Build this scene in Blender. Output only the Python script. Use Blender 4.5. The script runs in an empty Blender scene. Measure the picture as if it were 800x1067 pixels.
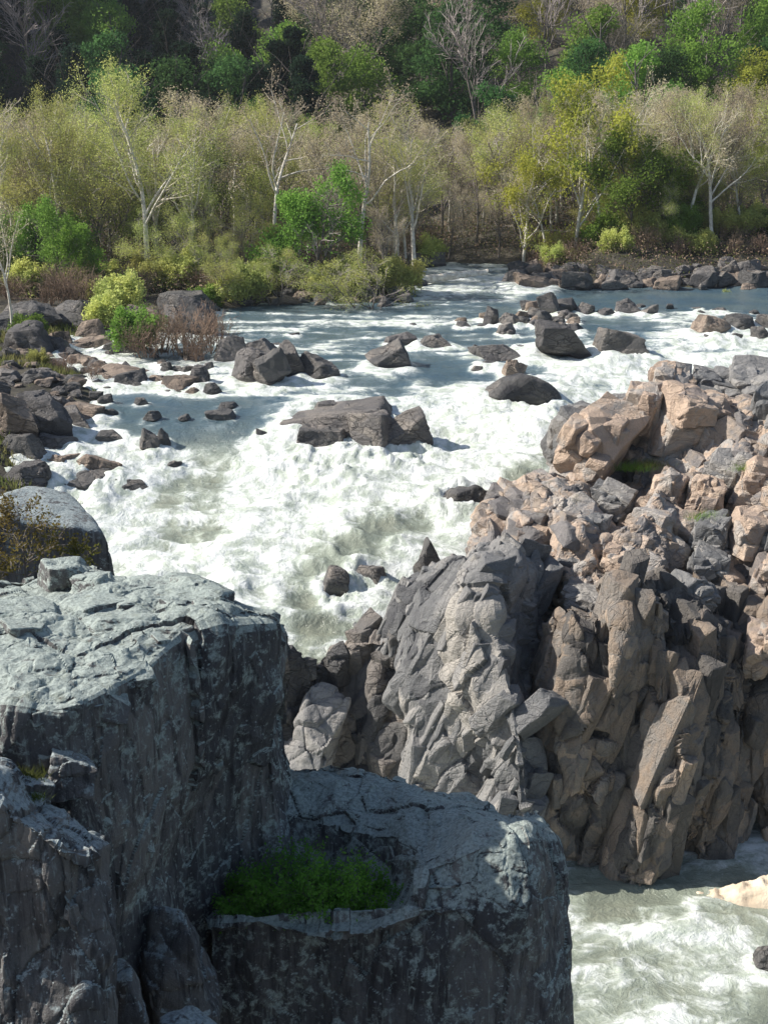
import bpy, math, random
import numpy as np
from mathutils import Vector, Matrix
R = math.radians
scene = bpy.context.scene
C = scene.collection
F_PX = 1465.0; PITCH = math.atan(413.5 / F_PX)
cP, sP = math.cos(PITCH), math.sin(PITCH)

# ------------------------------------------------------------------ rays
def ray(px, py):
    x = (px - 400.0) / F_PX; up = -(py - 533.5) / F_PX
    return np.array([x, cP + up * sP, -sP + up * cP])
def at(px, py, D):                    # world point seen at that spot, D metres ahead (y)
    r = ray(px, py); return r / r[1] * D
def atz(px, py, z):
    r = ray(px, py); return r / r[2] * z

# ------------------------------------------------------------------ noise in numpy
def _h(i, j, k, s):
    with np.errstate(over='ignore'):
        n = (i.astype(np.int64).astype(np.uint32) * np.uint32(374761393)
             + j.astype(np.int64).astype(np.uint32) * np.uint32(668265263)
             + k.astype(np.int64).astype(np.uint32) * np.uint32(2246822519)
             + np.uint32((s * 3266489917 + 12345) & 0xffffffff))
        n = (n ^ (n >> np.uint32(15))) * np.uint32(2246822519)
        n = (n ^ (n >> np.uint32(13))) * np.uint32(3266489917)
        n = n ^ (n >> np.uint32(16))
    return n
def _f(n): return n.astype(np.float64) / 4294967295.0
def vnoise(P, seed=0):
    I = np.floor(P); fr = P - I; fr = fr * fr * (3 - 2 * fr)
    i, j, k = I[:, 0], I[:, 1], I[:, 2]; out = 0
    for a in (0, 1):
        wa = fr[:, 0] if a else 1 - fr[:, 0]
        for b in (0, 1):
            wb = fr[:, 1] if b else 1 - fr[:, 1]
            for c in (0, 1):
                wc = fr[:, 2] if c else 1 - fr[:, 2]
                out = out + wa * wb * wc * _f(_h(i + a, j + b, k + c, seed))
    return out * 2 - 1
def fbm(P, octv=4, seed=0, gain=.5, lac=2.03):
    o = 0; a = 1; t = 0
    for q in range(octv):
        o = o + a * vnoise(P * lac ** q + q * 17.3, seed + q); t += a; a *= gain
    return o / t
def ridged(P, octv=4, seed=0, gain=.5):
    o = 0; a = 1; t = 0
    for q in range(octv):
        o = o + a * (1 - 2 * np.abs(vnoise(P * 2.05 ** q + q * 9.7, seed + q))); t += a; a *= gain
    return o / t
def voro(P, seed=0):
    I = np.floor(P); n = len(P)
    F1 = np.full(n, 1e9); F2 = np.full(n, 1e9); rel = np.zeros((n, 3)); hid = np.zeros(n, np.uint32)
    for a in (-1, 0, 1):
        for b in (-1, 0, 1):
            for c in (-1, 0, 1):
                h = _h(I[:, 0] + a, I[:, 1] + b, I[:, 2] + c, seed)
                jx = (h & np.uint32(1023)) / 1023.; jy = ((h >> np.uint32(10)) & np.uint32(1023)) / 1023.; jz = ((h >> np.uint32(20)) & np.uint32(1023)) / 1023.
                d = np.stack([P[:, 0] - (I[:, 0] + a + jx), P[:, 1] - (I[:, 1] + b + jy), P[:, 2] - (I[:, 2] + c + jz)], 1)
                dd = (d * d).sum(1); m = dd < F1
                F2 = np.where(m, F1, np.minimum(F2, dd)); F1 = np.where(m, dd, F1)
                rel[m] = d[m]; hid[m] = h[m]
    z = np.zeros(n)
    r = [_f(_h(hid.astype(np.int64), z, z, 70 + q)) for q in range(4)]
    return r, rel, np.sqrt(F2) - np.sqrt(F1)
def rotm(ax, ay, az):
    return np.array(Matrix.Rotation(az, 3, 'Z') @ Matrix.Rotation(ay, 3, 'Y') @ Matrix.Rotation(ax, 3, 'X'))
def lnoise(P, seed=0):                # faceted noise: flat triangles between lattice values
    I = np.floor(P); fr = P - I; od = np.argsort(-fr, axis=1, kind='stable'); fs = np.take_along_axis(fr, od, 1)
    c = I.copy(); n = len(P); ar = np.arange(n); v0 = _f(_h(c[:, 0], c[:, 1], c[:, 2], seed)); out = v0.copy(); pv = v0
    for q in range(3):
        c[ar, od[:, q]] += 1; v = _f(_h(c[:, 0], c[:, 1], c[:, 2], seed)); out += fs[:, q] * (v - pv); pv = v
    return out * 2 - 1
def facet(P, scale, rot, amp, seed=0):
    s = np.array(scale); Q = P @ rotm(*rot) / s
    Q = Q + .35 * np.stack([lnoise(Q * .7 + 31 * q, seed + 40 + q) for q in range(3)], 1)
    return amp * lnoise(Q, seed)
def fracture(P, scale, rot, amp, tilt=1.2, seed=0, crack=.5):
    Q = (P + .12 * np.array(scale) * np.stack([fbm(P / np.mean(scale) * 1.3, 2, seed + 5 + q) for q in range(3)], 1)) @ rotm(*rot) / np.array(scale)
    r, rel, e = voro(Q, seed)
    g = sum((r[q + 1] - .5) * rel[:, q] for q in range(3)) * 2
    return amp * ((r[0] - .5) * 1.3 + tilt * g - crack * np.exp(-e * 14)), r[3]

# ------------------------------------------------------------------ mesh helpers
def new_mesh(name, V, F, mats=(), smooth=False, midx=None, attrs=None):
    """V (n,3); F list of index arrays (k x 3 or k x 4)"""
    me = bpy.data.meshes.new(name)
    V = np.asarray(V, np.float32)
    Fs = [np.asarray(f, np.int32) for f in (F if isinstance(F, (list, tuple)) else [F]) if len(f)]
    nl = sum(f.size for f in Fs); nf = sum(len(f) for f in Fs)
    me.vertices.add(len(V)); me.vertices.foreach_set('co', V.ravel())
    me.loops.add(nl); me.loops.foreach_set('vertex_index', np.concatenate([f.ravel() for f in Fs]))
    me.polygons.add(nf)
    tot = np.concatenate([np.full(len(f), f.shape[1], np.int32) for f in Fs])
    st = np.concatenate([[0], np.cumsum(tot)[:-1]]).astype(np.int32)
    me.polygons.foreach_set('loop_start', st)
    try: me.polygons.foreach_set('loop_total', tot)
    except Exception: pass
    for m in mats: me.materials.append(m)
    if midx is not None: me.polygons.foreach_set('material_index', np.asarray(midx, np.int32))
    me.polygons.foreach_set('use_smooth', np.full(nf, bool(smooth)))
    me.update(calc_edges=True)
    for k, v in (attrs or {}).items():
        a = me.attributes.new(k, 'FLOAT', 'POINT'); a.data.foreach_set('value', np.asarray(v, np.float32))
    return me
def obj(name, me, parent=None, loc=None):
    o = bpy.data.objects.new(name, me); C.objects.link(o)
    if parent is not None: o.parent = parent
    if loc is not None: o.location = loc
    return o
def tag(o, label=None, cat=None, group=None, kind=None):
    if label: o['label'] = label
    if cat: o['category'] = cat
    if group: o['group'] = group
    if kind: o['kind'] = kind
    return o
def empty(name, loc=(0, 0, 0)):
    o = bpy.data.objects.new(name, None); o.empty_display_size = .3; C.objects.link(o); o.location = loc; return o
def grid_faces(nr, nc):
    i = np.arange(nr - 1)[:, None] * nc + np.arange(nc - 1)[None, :]; i = i.ravel()
    return np.stack([i, i + 1, i + nc + 1, i + nc], 1)
def grid_normals(G):
    du = np.gradient(G, axis=1); dv = np.gradient(G, axis=0)
    n = np.cross(du, dv); l = np.linalg.norm(n, axis=2, keepdims=True); return n / np.maximum(l, 1e-9)

# ------------------------------------------------------------------ node helpers
def mat(name):
    m = bpy.data.materials.new(name); m.use_nodes = True
    nt = m.node_tree; nt.nodes.clear(); return m, nt
class N:
    def __init__(s, nt): s.nt = nt
    def n(s, t, **kw):
        o = s.nt.nodes.new(t)
        for k, v in kw.items():
            if k.startswith('_'): setattr(o, k[1:], v)
        for k, v in kw.items():
            if not k.startswith('_'):
                key = int(k[1:]) if k[0] == 'i' and k[1:].isdigit() else k.replace('__', ' ')
                if hasattr(v, 'links') or isinstance(v, bpy.types.NodeSocket): s.nt.links.new(v, o.inputs[key])
                else: o.inputs[key].default_value = v
        return o
    def math(s, op, a, b=0., c=0., clamp=False):
        o = s.nt.nodes.new('ShaderNodeMath'); o.operation = op; o.use_clamp = clamp
        for q, v in enumerate((a, b, c)):
            if isinstance(v, bpy.types.NodeSocket): s.nt.links.new(v, o.inputs[q])
            else: o.inputs[q].default_value = v
        return o.outputs[0]
    def mix(s, f, a, b, typ='MIX'):
        o = s.nt.nodes.new('ShaderNodeMix'); o.data_type = 'RGBA'; o.blend_type = typ
        for q, v in ((0, f), (6, a), (7, b)):
            if isinstance(v, bpy.types.NodeSocket): s.nt.links.new(v, o.inputs[q])
            else: o.inputs[q].default_value = v if q == 0 or len(v) == 4 else (*v, 1)
        return o.outputs[2]
    def noise(s, vec, scale, detail=4., rough=.55, dist=0.):
        o = s.nt.nodes.new('ShaderNodeTexNoise'); s.nt.links.new(vec, o.inputs['Vector'])
        o.inputs['Scale'].default_value = scale; o.inputs['Detail'].default_value = detail
        o.inputs['Roughness'].default_value = rough; o.inputs['Distortion'].default_value = dist
        return o.outputs['Fac']
    def step(s, v, lo, hi):
        o = s.nt.nodes.new('ShaderNodeMapRange'); o.interpolation_type = 'SMOOTHSTEP'
        s.nt.links.new(v, o.inputs[0]); o.inputs[1].default_value = lo; o.inputs[2].default_value = hi
        return o.outputs[0]
    def ramp(s, f, stops):
        o = s.nt.nodes.new('ShaderNodeValToRGB'); e = o.color_ramp.elements
        e[0].position, e[0].color = stops[0][0], (*stops[0][1], 1); e[1].position, e[1].color = stops[-1][0], (*stops[-1][1], 1)
        for p, c in stops[1:-1]:
            q = e.new(p); q.color = (*c, 1)
        s.nt.links.new(f, o.inputs[0]); return o.outputs[0]
    def map(s, vec, scale, rot=(0, 0, 0)):
        o = s.nt.nodes.new('ShaderNodeMapping'); s.nt.links.new(vec, o.inputs[0])
        o.inputs['Scale'].default_value = scale; o.inputs['Rotation'].default_value = rot; return o.outputs[0]

def rock_mat(name, cols, lich=.0, lich_top=.0, lichc=(.36, .40, .35), sc=1., bump=.5, grain=None, cracks=0., crack_s=(1, 1, .5), wetz=False, streak=0., tintnoise=.35, moss=0.):
    """cols: ramp over the facet tint; lichen patches, streaks down the face and grain along the bedding"""
    m, nt = mat(name); k = N(nt)
    geo = k.n('ShaderNodeNewGeometry'); pos = geo.outputs['Position']
    sep = k.n('ShaderNodeSeparateXYZ', i0=geo.outputs['True Normal'])
    tint = k.n('ShaderNodeAttribute', _attribute_name='tint').outputs['Fac']
    n1 = k.noise(pos, .55 * sc, 6, .6, .6); n2 = k.noise(pos, 4 * sc, 7, .68); n3 = k.noise(pos, 17 * sc, 4, .7)
    t = k.math('ADD', k.math('MULTIPLY', k.math('SUBTRACT', n1, .5), tintnoise * 3.2), tint, clamp=True)
    t = k.math('ADD', k.math('MULTIPLY', k.math('SUBTRACT', n2, .5), .35), t, clamp=True)
    col = k.ramp(t, cols)
    if grain:
        g = k.noise(k.map(pos, grain[0], grain[1]), 1., 5, .6, .3)
        col = k.mix(k.math('MULTIPLY', k.step(g, .5, .72), grain[2]), col, grain[3])
    if streak:
        g = k.noise(k.map(pos, (3.2 * sc, 3.2 * sc, .35 * sc)), 1., 6, .62, .4)
        col = k.mix(k.math('MULTIPLY', k.step(g, .48, .66), streak), col, (.035, .032, .035))
        g = k.noise(k.map(pos, (5 * sc, 5 * sc, .5 * sc)), 1.3, 6, .62, .4)
        col = k.mix(k.math('MULTIPLY', k.step(g, .55, .72), streak * .7), col, lichc)
    v = k.math('ADD', k.math('MULTIPLY', n3, .7), .66)
    col = k.mix(1., col, k.n('ShaderNodeCombineColor', i0=v, i1=v, i2=v).outputs[0], 'MULTIPLY')
    if lich or lich_top:
        up = k.step(sep.outputs[2], .2, .8)
        l1 = k.noise(pos, 2.6 * sc, 8, .74, .25); l2 = k.noise(pos, .8 * sc, 4, .6)
        l = k.math('ADD', k.math('MULTIPLY', l1, .75), k.math('MULTIPLY', l2, .25))
        th = k.math('ADD', k.math('MULTIPLY', up, (lich_top - lich) * .3), lich * .3 - .15)
        mk = k.step(k.math('ADD', l, th), .47, .56)
        lc = k.mix(k.step(k.noise(pos, 9 * sc, 4, .6), .4, .65), lichc, tuple(c * .62 for c in lichc))
        col = k.mix(k.math('MULTIPLY', mk, .92), col, lc)
        # pale round crusts
        vo = k.n('ShaderNodeTexVoronoi', Vector=k.map(pos, (1, 1, 1)), Scale=3.4 * sc, Randomness=1.)
        pk = k.math('MULTIPLY', k.math('SUBTRACT', 1., k.step(k.math('ADD', vo.outputs['Distance'], k.math('MULTIPLY', n2, .25)), .2, .27)), .8 * min(1, lich + .2))
        col = k.mix(pk, col, tuple(min(.62, c * 1.45) for c in lichc))
    if moss:
        mk = k.math('MULTIPLY', k.step(sep.outputs[2], .5, .9), k.step(k.noise(pos, 1.5 * sc, 6, .6), .55, .68))
        col = k.mix(k.math('MULTIPLY', mk, moss), col, (.09, .09, .03))
    if cracks:
        wpn = k.n('ShaderNodeVectorMath', _operation='ADD'); nt.links.new(pos, wpn.inputs[0]); nz = k.n('ShaderNodeTexNoise', Vector=pos, Scale=.8, Detail=3.)
        scn = k.n('ShaderNodeVectorMath', _operation='SCALE'); nt.links.new(nz.outputs['Color'], scn.inputs[0]); scn.inputs['Scale'].default_value = .9; nt.links.new(scn.outputs[0], wpn.inputs[1])
        v1 = k.n('ShaderNodeTexVoronoi', _feature='DISTANCE_TO_EDGE', Vector=k.map(wpn.outputs[0], crack_s, (.2, .3, .5)), Scale=1.)
        v2 = k.n('ShaderNodeTexVoronoi', _feature='DISTANCE_TO_EDGE', Vector=k.map(wpn.outputs[0], crack_s, (.5, .1, 1.1)), Scale=2.7)
        c1 = k.math('SUBTRACT', 1., k.step(v1.outputs['Distance'], .0, .035)); c2 = k.math('SUBTRACT', 1., k.step(v2.outputs['Distance'], .0, .05))
        ck = k.math('MULTIPLY', k.math('MAXIMUM', c1, k.math('MULTIPLY', c2, .7)), k.step(n1, .38, .6))
        col = k.mix(k.math('MULTIPLY', ck, cracks), col, (.03, .028, .03))
    rough = .86; spec = .35
    if wetz:
        w = k.n('ShaderNodeAttribute', _attribute_name='wet').outputs['Fac']
        w = k.step(k.math('ADD', w, k.math('MULTIPLY', k.math('SUBTRACT', n2, .5), .5)), .35, .65)
        col = k.mix(w, col, k.mix(1., col, (.42, .41, .43), 'MULTIPLY'))
        rough = k.math('SUBTRACT', .86, k.math('MULTIPLY', w, .5))
    bs = k.n('ShaderNodeBsdfPrincipled'); nt.links.new(col, bs.inputs['Base Color'])
    if isinstance(rough, float): bs.inputs['Roughness'].default_value = rough
    else: nt.links.new(rough, bs.inputs['Roughness'])
    bs.inputs['Specular IOR Level'].default_value = spec
    hgt = k.math('ADD', k.math('MULTIPLY', n2, .7), k.math('MULTIPLY', n3, .3))
    if grain: hgt = k.math('ADD', hgt, k.math('MULTIPLY', g, .6))
    if cracks: hgt = k.math('SUBTRACT', hgt, k.math('MULTIPLY', ck, cracks))
    b = k.n('ShaderNodeBump', Strength=bump, Distance=.22 / sc, Height=hgt)
    nt.links.new(b.outputs[0], bs.inputs['Normal'])
    o = k.n('ShaderNodeOutputMaterial'); nt.links.new(bs.outputs[0], o.inputs[0])
    return m

def plain_mat(name, c1, c2, scale=1., rough=.8, trans=0., hue=.0, bump=0.):
    """two-tone noise colour; trans mixes in light shining through (leaves)"""
    m, nt = mat(name); k = N(nt)
    pos = k.n('ShaderNodeNewGeometry').outputs['Position']
    f = k.step(k.noise(pos, scale, 5, .6), .36, .64)
    col = k.mix(f, c1, c2)
    if hue:
        rnd = k.n('ShaderNodeObjectInfo').outputs['Random']
        hs = k.n('ShaderNodeHueSaturation', Color=col)
        nt.links.new(k.math('ADD', k.math('MULTIPLY', rnd, hue), .5 - hue / 2), hs.inputs['Hue'])
        nt.links.new(k.math('ADD', k.math('MULTIPLY', rnd, .5), .75), hs.inputs['Value'])
        col = hs.outputs[0]
    bs = k.n('ShaderNodeBsdfDiffuse', Roughness=.5) if trans else k.n('ShaderNodeBsdfPrincipled', Roughness=rough)
    nt.links.new(col, bs.inputs[0]); out = bs.outputs[0]
    if bump:
        b = k.n('ShaderNodeBump', Strength=bump, Distance=.1, Height=k.noise(pos, scale * 6, 8, .7)); nt.links.new(b.outputs[0], bs.inputs['Normal'])
    if trans:
        tr = k.n('ShaderNodeBsdfTranslucent'); nt.links.new(col, tr.inputs[0])
        mx = k.n('ShaderNodeMixShader', i0=trans); nt.links.new(out, mx.inputs[1]); nt.links.new(tr.outputs[0], mx.inputs[2]); out = mx.outputs[0]
    o = k.n('ShaderNodeOutputMaterial'); nt.links.new(out, o.inputs[0]); return m

# ------------------------------------------------------------------ camera, sky, sun
cam = bpy.data.cameras.new('camera'); co = bpy.data.objects.new('camera', cam); C.objects.link(co)
cam.sensor_fit = 'VERTICAL'; cam.sensor_height = 36; cam.lens = 36 * F_PX / 1067
cam.clip_start = .1; cam.clip_end = 3000
co.rotation_euler = (math.pi / 2 - PITCH, 0, 0); scene.camera = co
SUN_EL, SUN_AZ = R(38.5), R(-86)
S = Vector((math.sin(SUN_AZ) * math.cos(SUN_EL), math.cos(SUN_AZ) * math.cos(SUN_EL), math.sin(SUN_EL)))
w = bpy.data.worlds.new('World'); scene.world = w; w.use_nodes = True
nt = w.node_tree; bg = nt.nodes['Background']; sky = nt.nodes.new('ShaderNodeTexSky')
sky.sky_type = 'NISHITA'; sky.sun_disc = False; sky.sun_elevation = SUN_EL; sky.sun_rotation = SUN_AZ % (2 * math.pi)
nt.links.new(sky.outputs[0], bg.inputs[0]); bg.inputs[1].default_value = .085
sl = bpy.data.lights.new('sun', 'SUN'); so = bpy.data.objects.new('sun', sl); C.objects.link(so)
sl.energy = 5.0; sl.angle = R(.53); sl.color = (1, .95, .87); so.rotation_euler = S.to_track_quat('Z', 'Y').to_euler()
so.location = (0, 0, 60)
scene.view_settings.view_transform = 'Standard'; scene.view_settings.look = 'None'
scene.view_settings.gamma = 1; scene.view_settings.exposure = 0.62

cy = scene.cycles; cy.max_bounces = 4; cy.diffuse_bounces = 2; cy.glossy_bounces = 2; cy.transmission_bounces = 2; cy.volume_bounces = 0; cy.caustics_reflective = False; cy.caustics_refractive = False
# ------------------------------------------------------------------ water level, foam and roughness over the plan
# (px, py, z, foam, wave height)
WC = [(-200,300,-14.9,.3,.1),(200,322,-15.,.4,.16),(330,322,-15.,.42,.16),(430,322,-15,.42,.16),(620,312,-14.95,.12,.08),(900,305,-14.9,.15,.08),
 (500,300,-14.8,.9,.3),(520,291,-14.5,.9,.25),(470,291,-14.5,.8,.2),(560,270,-14.3,.3,.1),(900,262,-14,.1,.1),(100,270,-14.3,.2,.1),
 (280,345,-15.1,.5,.2),(380,342,-15.1,.55,.22),(450,335,-15.1,.55,.2),(560,335,-15.05,.2,.12),(700,330,-15.0,.6,.2),(780,320,-15,.15,.1),(740,360,-15.2,.8,.35),(680,372,-15.3,.85,.35),(850,350,-15.2,.7,.3),
 (460,385,-15.35,.2,.16),(560,385,-15.4,.35,.2),(520,375,-15.35,.25,.12),(600,392,-15.6,.7,.35),(640,392,-15.7,.85,.4),(700,385,-15.5,.85,.4),
 (340,410,-15.5,.55,.22),(260,412,-15.5,.5,.2),(180,412,-15.5,.4,.15),(120,405,-15.4,.5,.15),(60,380,-15.2,.5,.1),(190,378,-15.2,.7,.15),
 (440,420,-15.8,.75,.25),(380,420,-15.7,.5,.2),(500,440,-16.4,.85,.4),(590,430,-16.2,.75,.45),(560,470,-16.9,.9,.5),(590,460,-16.7,.9,.4),(530,490,-17.3,.92,.5),
 (200,440,-15.85,.1,.05),(250,440,-15.85,.1,.05),(150,440,-15.8,.25,.06),(280,440,-15.9,.2,.06),(100,440,-15.8,.3,.1),
 (200,457,-16.1,.15,.05),(250,457,-16.1,.15,.05),(160,462,-16.3,.6,.15),(310,452,-16.1,.6,.1),
 (210,480,-17.2,.95,.4),(260,480,-17.2,.95,.5),(160,486,-17.2,.95,.35),(340,480,-17.2,.98,.34),(400,482,-17.3,.97,.32),(450,450,-16.6,.95,.4),(470,480,-17.3,.98,.36),(430,492,-17.6,.95,.4),
 (130,520,-17.9,.55,.25),(220,515,-17.9,.7,.35),(300,520,-18,.75,.4),(400,515,-17.9,.85,.4),(480,540,-18.4,.6,.35),(520,530,-18.2,.5,.3),
 (150,560,-18.6,.7,.4),(230,560,-18.7,.6,.4),(300,560,-18.7,.7,.45),(380,555,-18.6,.75,.45),(430,570,-19,.85,.4),
 (180,600,-19.4,.8,.5),(250,600,-19.4,.85,.5),(330,590,-19.2,.85,.5),(350,628,-20.1,.75,.4),(400,600,-19.4,.9,.4),(300,632,-20.1,.85,.45),(250,650,-20.4,.85,.45),(360,645,-20.5,.5,.35),(410,640,-20.4,.8,.35),
 (330,675,-21.,.85,.4),(280,690,-21.2,.85,.4),(380,700,-21.5,.85,.3),(200,700,-21.4,.8,.3),(60,700,-21.4,.8,.3),
 (0,560,-18.6,.7,.3),(-100,480,-16.6,.5,.2),(-200,600,-20,.8,.3),(-200,400,-15.4,.4,.1),
 (600,905,-27,.75,.18),(700,905,-27,.62,.15),(800,905,-27,.7,.15),(650,930,-27,.4,.15),(760,935,-27,.35,.15),(600,960,-27,.62,.2),(680,985,-27,.7,.3),(720,965,-27,.75,.35),
 (780,965,-27,.5,.2),(620,1010,-27,.5,.2),(690,1030,-27,.5,.22),(780,1040,-27,.55,.2),(620,1067,-27,.45,.2),(780,1080,-27,.5,.2),(900,950,-27,.5,.2),(400,1100,-27,.5,.2),(0,1100,-27,.5,.2),
 (900,1200,-27,.4,.15),(-300,1200,-27,.4,.15),(1100,905,-27,.4,.15),(-200,900,-27,.5,.2),(0,900,-27,.5,.2),(200,880,-27,.5,.2)]
_p = np.array([atz(a, b, z)[:2] for a, b, z, _, _ in WC]); _v = np.array([[z, f, am] for _, _, z, f, am in WC])
class RBF:
    def __init__(s, p, v, reg=.02):
        n = len(p); d = np.linalg.norm(p[:, None] - p[None], axis=2)
        A = np.zeros((n + 3, n + 3)); A[:n, :n] = d + 0; A[:n, :n] -= np.eye(n) * reg
        A[:n, n] = 1; A[:n, n + 1:] = p; A[n, :n] = 1; A[n + 1:, :n] = p.T
        s.p = p; s.w = np.linalg.solve(A, np.vstack([v, np.zeros((3, v.shape[1]))]))
    def __call__(s, q):
        o = []
        for c in range(0, len(q), 50000):
            Q = q[c:c + 50000]; d = np.sqrt((Q[:, 0:1] - s.p[None, :, 0]) ** 2 + (Q[:, 1:2] - s.p[None, :, 1]) ** 2)
            o.append(d @ s.w[:-3] + s.w[-3] + Q @ s.w[-2:])
        return np.vstack(o)
WF = RBF(_p, _v)
_gx = np.arange(-150, 150.1, .6); _gy = np.arange(30, 200.1, .5)
_GX, _GY = np.meshgrid(_gx, _gy); _fld = WF(np.stack([_GX.ravel(), _GY.ravel()], 1)).reshape(len(_gy), len(_gx), 3)
def _blur(A, n):
    for _ in range(n):
        B = np.pad(A, ((1, 1), (1, 1), (0, 0)), 'edge'); A = (B[:-2, 1:-1] + B[2:, 1:-1] + B[1:-1, :-2] + B[1:-1, 2:] + 2 * A) / 6
    return A
_fld = _blur(_fld, 7)
def _look(A, X, Y):
    x = np.clip((X + 150) / .6, 0, A.shape[1] - 1.001); y = np.clip((Y - 30) / .5, 0, A.shape[0] - 1.001); i = x.astype(int); j = y.astype(int); a = (x - i)[:, None]; b = (y - j)[:, None]
    return (A[j, i] * (1 - a) + A[j, i + 1] * a) * (1 - b) + (A[j + 1, i] * (1 - a) + A[j + 1, i + 1] * a) * b
def water_field(X, Y):
    r = _look(_fld, np.asarray(X, float), np.asarray(Y, float)); z = np.clip(r[:, 0], -27, -14.2)
    z = np.where(Y < 47.5, -27, z); t = np.clip((Y - 50.) / 3, 0, 1); z = np.where(Y < 53., -27 * (1 - t) + z * t, z)
    return z, np.clip(r[:, 1], 0, 1), np.clip(r[:, 2], .04, .6)

# ------------------------------------------------------------------ land: signed distance to the shore (positive on land)
SH = [(-900,560),(-300,540),(-60,528),(20,510),(85,498),(110,470),(60,452),(85,430),(115,405),(95,388),(45,372),(60,366),(130,352),(170,338),(215,326),(290,318),(345,318),(425,316),(436,300),(440,290),(470,283),(540,284),(560,302),(620,304),(700,304),(800,302),(1000,300),(1500,298)]
SHP = np.array([atz(a, b, -15.0)[:2] for a, b in SH])
def _shore_exact(X, Y):
    Q = np.stack([X, Y], 1); dm = np.full(len(Q), 1e9); ins = np.zeros(len(Q), bool)
    for i in range(len(SHP) - 1):
        a, b = SHP[i], SHP[i + 1]; ab = b - a
        t = np.clip(((Q - a) @ ab) / (ab @ ab), 0, 1); dm = np.minimum(dm, np.linalg.norm(Q - a - t[:, None] * ab, axis=1))
    poly = np.vstack([SHP, [[900, 900], [-900, 900]]]); j = len(poly) - 1
    for i in range(len(poly)):
        xi, yi = poly[i]; xj, yj = poly[j]
        c = ((yi > Q[:, 1]) != (yj > Q[:, 1])) & (Q[:, 0] < (xj - xi) * (Q[:, 1] - yi) / (yj - yi + 1e-12) + xi); ins ^= c; j = i
    return np.where(ins, dm, -dm)
_sd = _shore_exact(_GX.ravel(), _GY.ravel()).reshape(len(_gy), len(_gx), 1)
def shore_dist(X, Y): return _look(_sd, np.asarray(X, float), np.asarray(Y, float))[:, 0]
def ground(X, Y):
    X = np.asarray(X, float); Y = np.asarray(Y, float)
    d = shore_dist(X, Y); wz, _, _ = water_field(X, Y)
    P = np.stack([X / 7, Y / 7, X * 0], 1); nz = fbm(P, 4, 3)
    cap = 1.1 + 2.6 * np.clip((X - 6) / 10, 0, 1) * np.clip((Y - 110) / 10, 0, 1)
    land = wz + np.minimum(np.clip(d * .28, 0, 9), cap) + .8 * nz * np.clip(d / 6, 0, 1) - .15
    bed = wz + np.clip(d * .5, -1.6, 0) - .3
    z = np.where(d > 0, land, bed)
    # hill beyond, plus an unseen spur added on the left to shade the hollow
    t = np.clip((Y - 172) / 190, 0, 1); hill = 72 * t * (1 - .25 * t) + 2.5 * nz * np.clip((Y - 165) / 30, 0, 1)
    sp = np.clip((-X - 60) / 40, 0, 1); sp = sp * sp * (3 - 2 * sp) * np.clip((Y - 188) / 25, 0, 1) * 52
    rv = np.exp(-((X + 28) / 20) ** 2) * np.clip((Y - 185) / 30, 0, 1) * 6
    z = z + hill + sp - rv
    near = np.clip((40 - Y) / 30, 0, 1)
    return z - 0 * near
def surf(px, py):                     # where the line of sight meets water or land
    D = np.concatenate([np.arange(36, 200, .25)]); r = ray(px, py); P = D[:, None] * (r / r[1])[None]
    wz, _, _ = water_field(P[:, 0], P[:, 1]); g = ground(P[:, 0], P[:, 1]); z = np.maximum(wz, g)
    i = np.argmax(P[:, 2] < z)
    return P[i] if P[i, 2] < z[i] else P[-1]

BOULDERS = []      # (x, y, z, r, h) filled by the rocks, read by the foam

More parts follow.
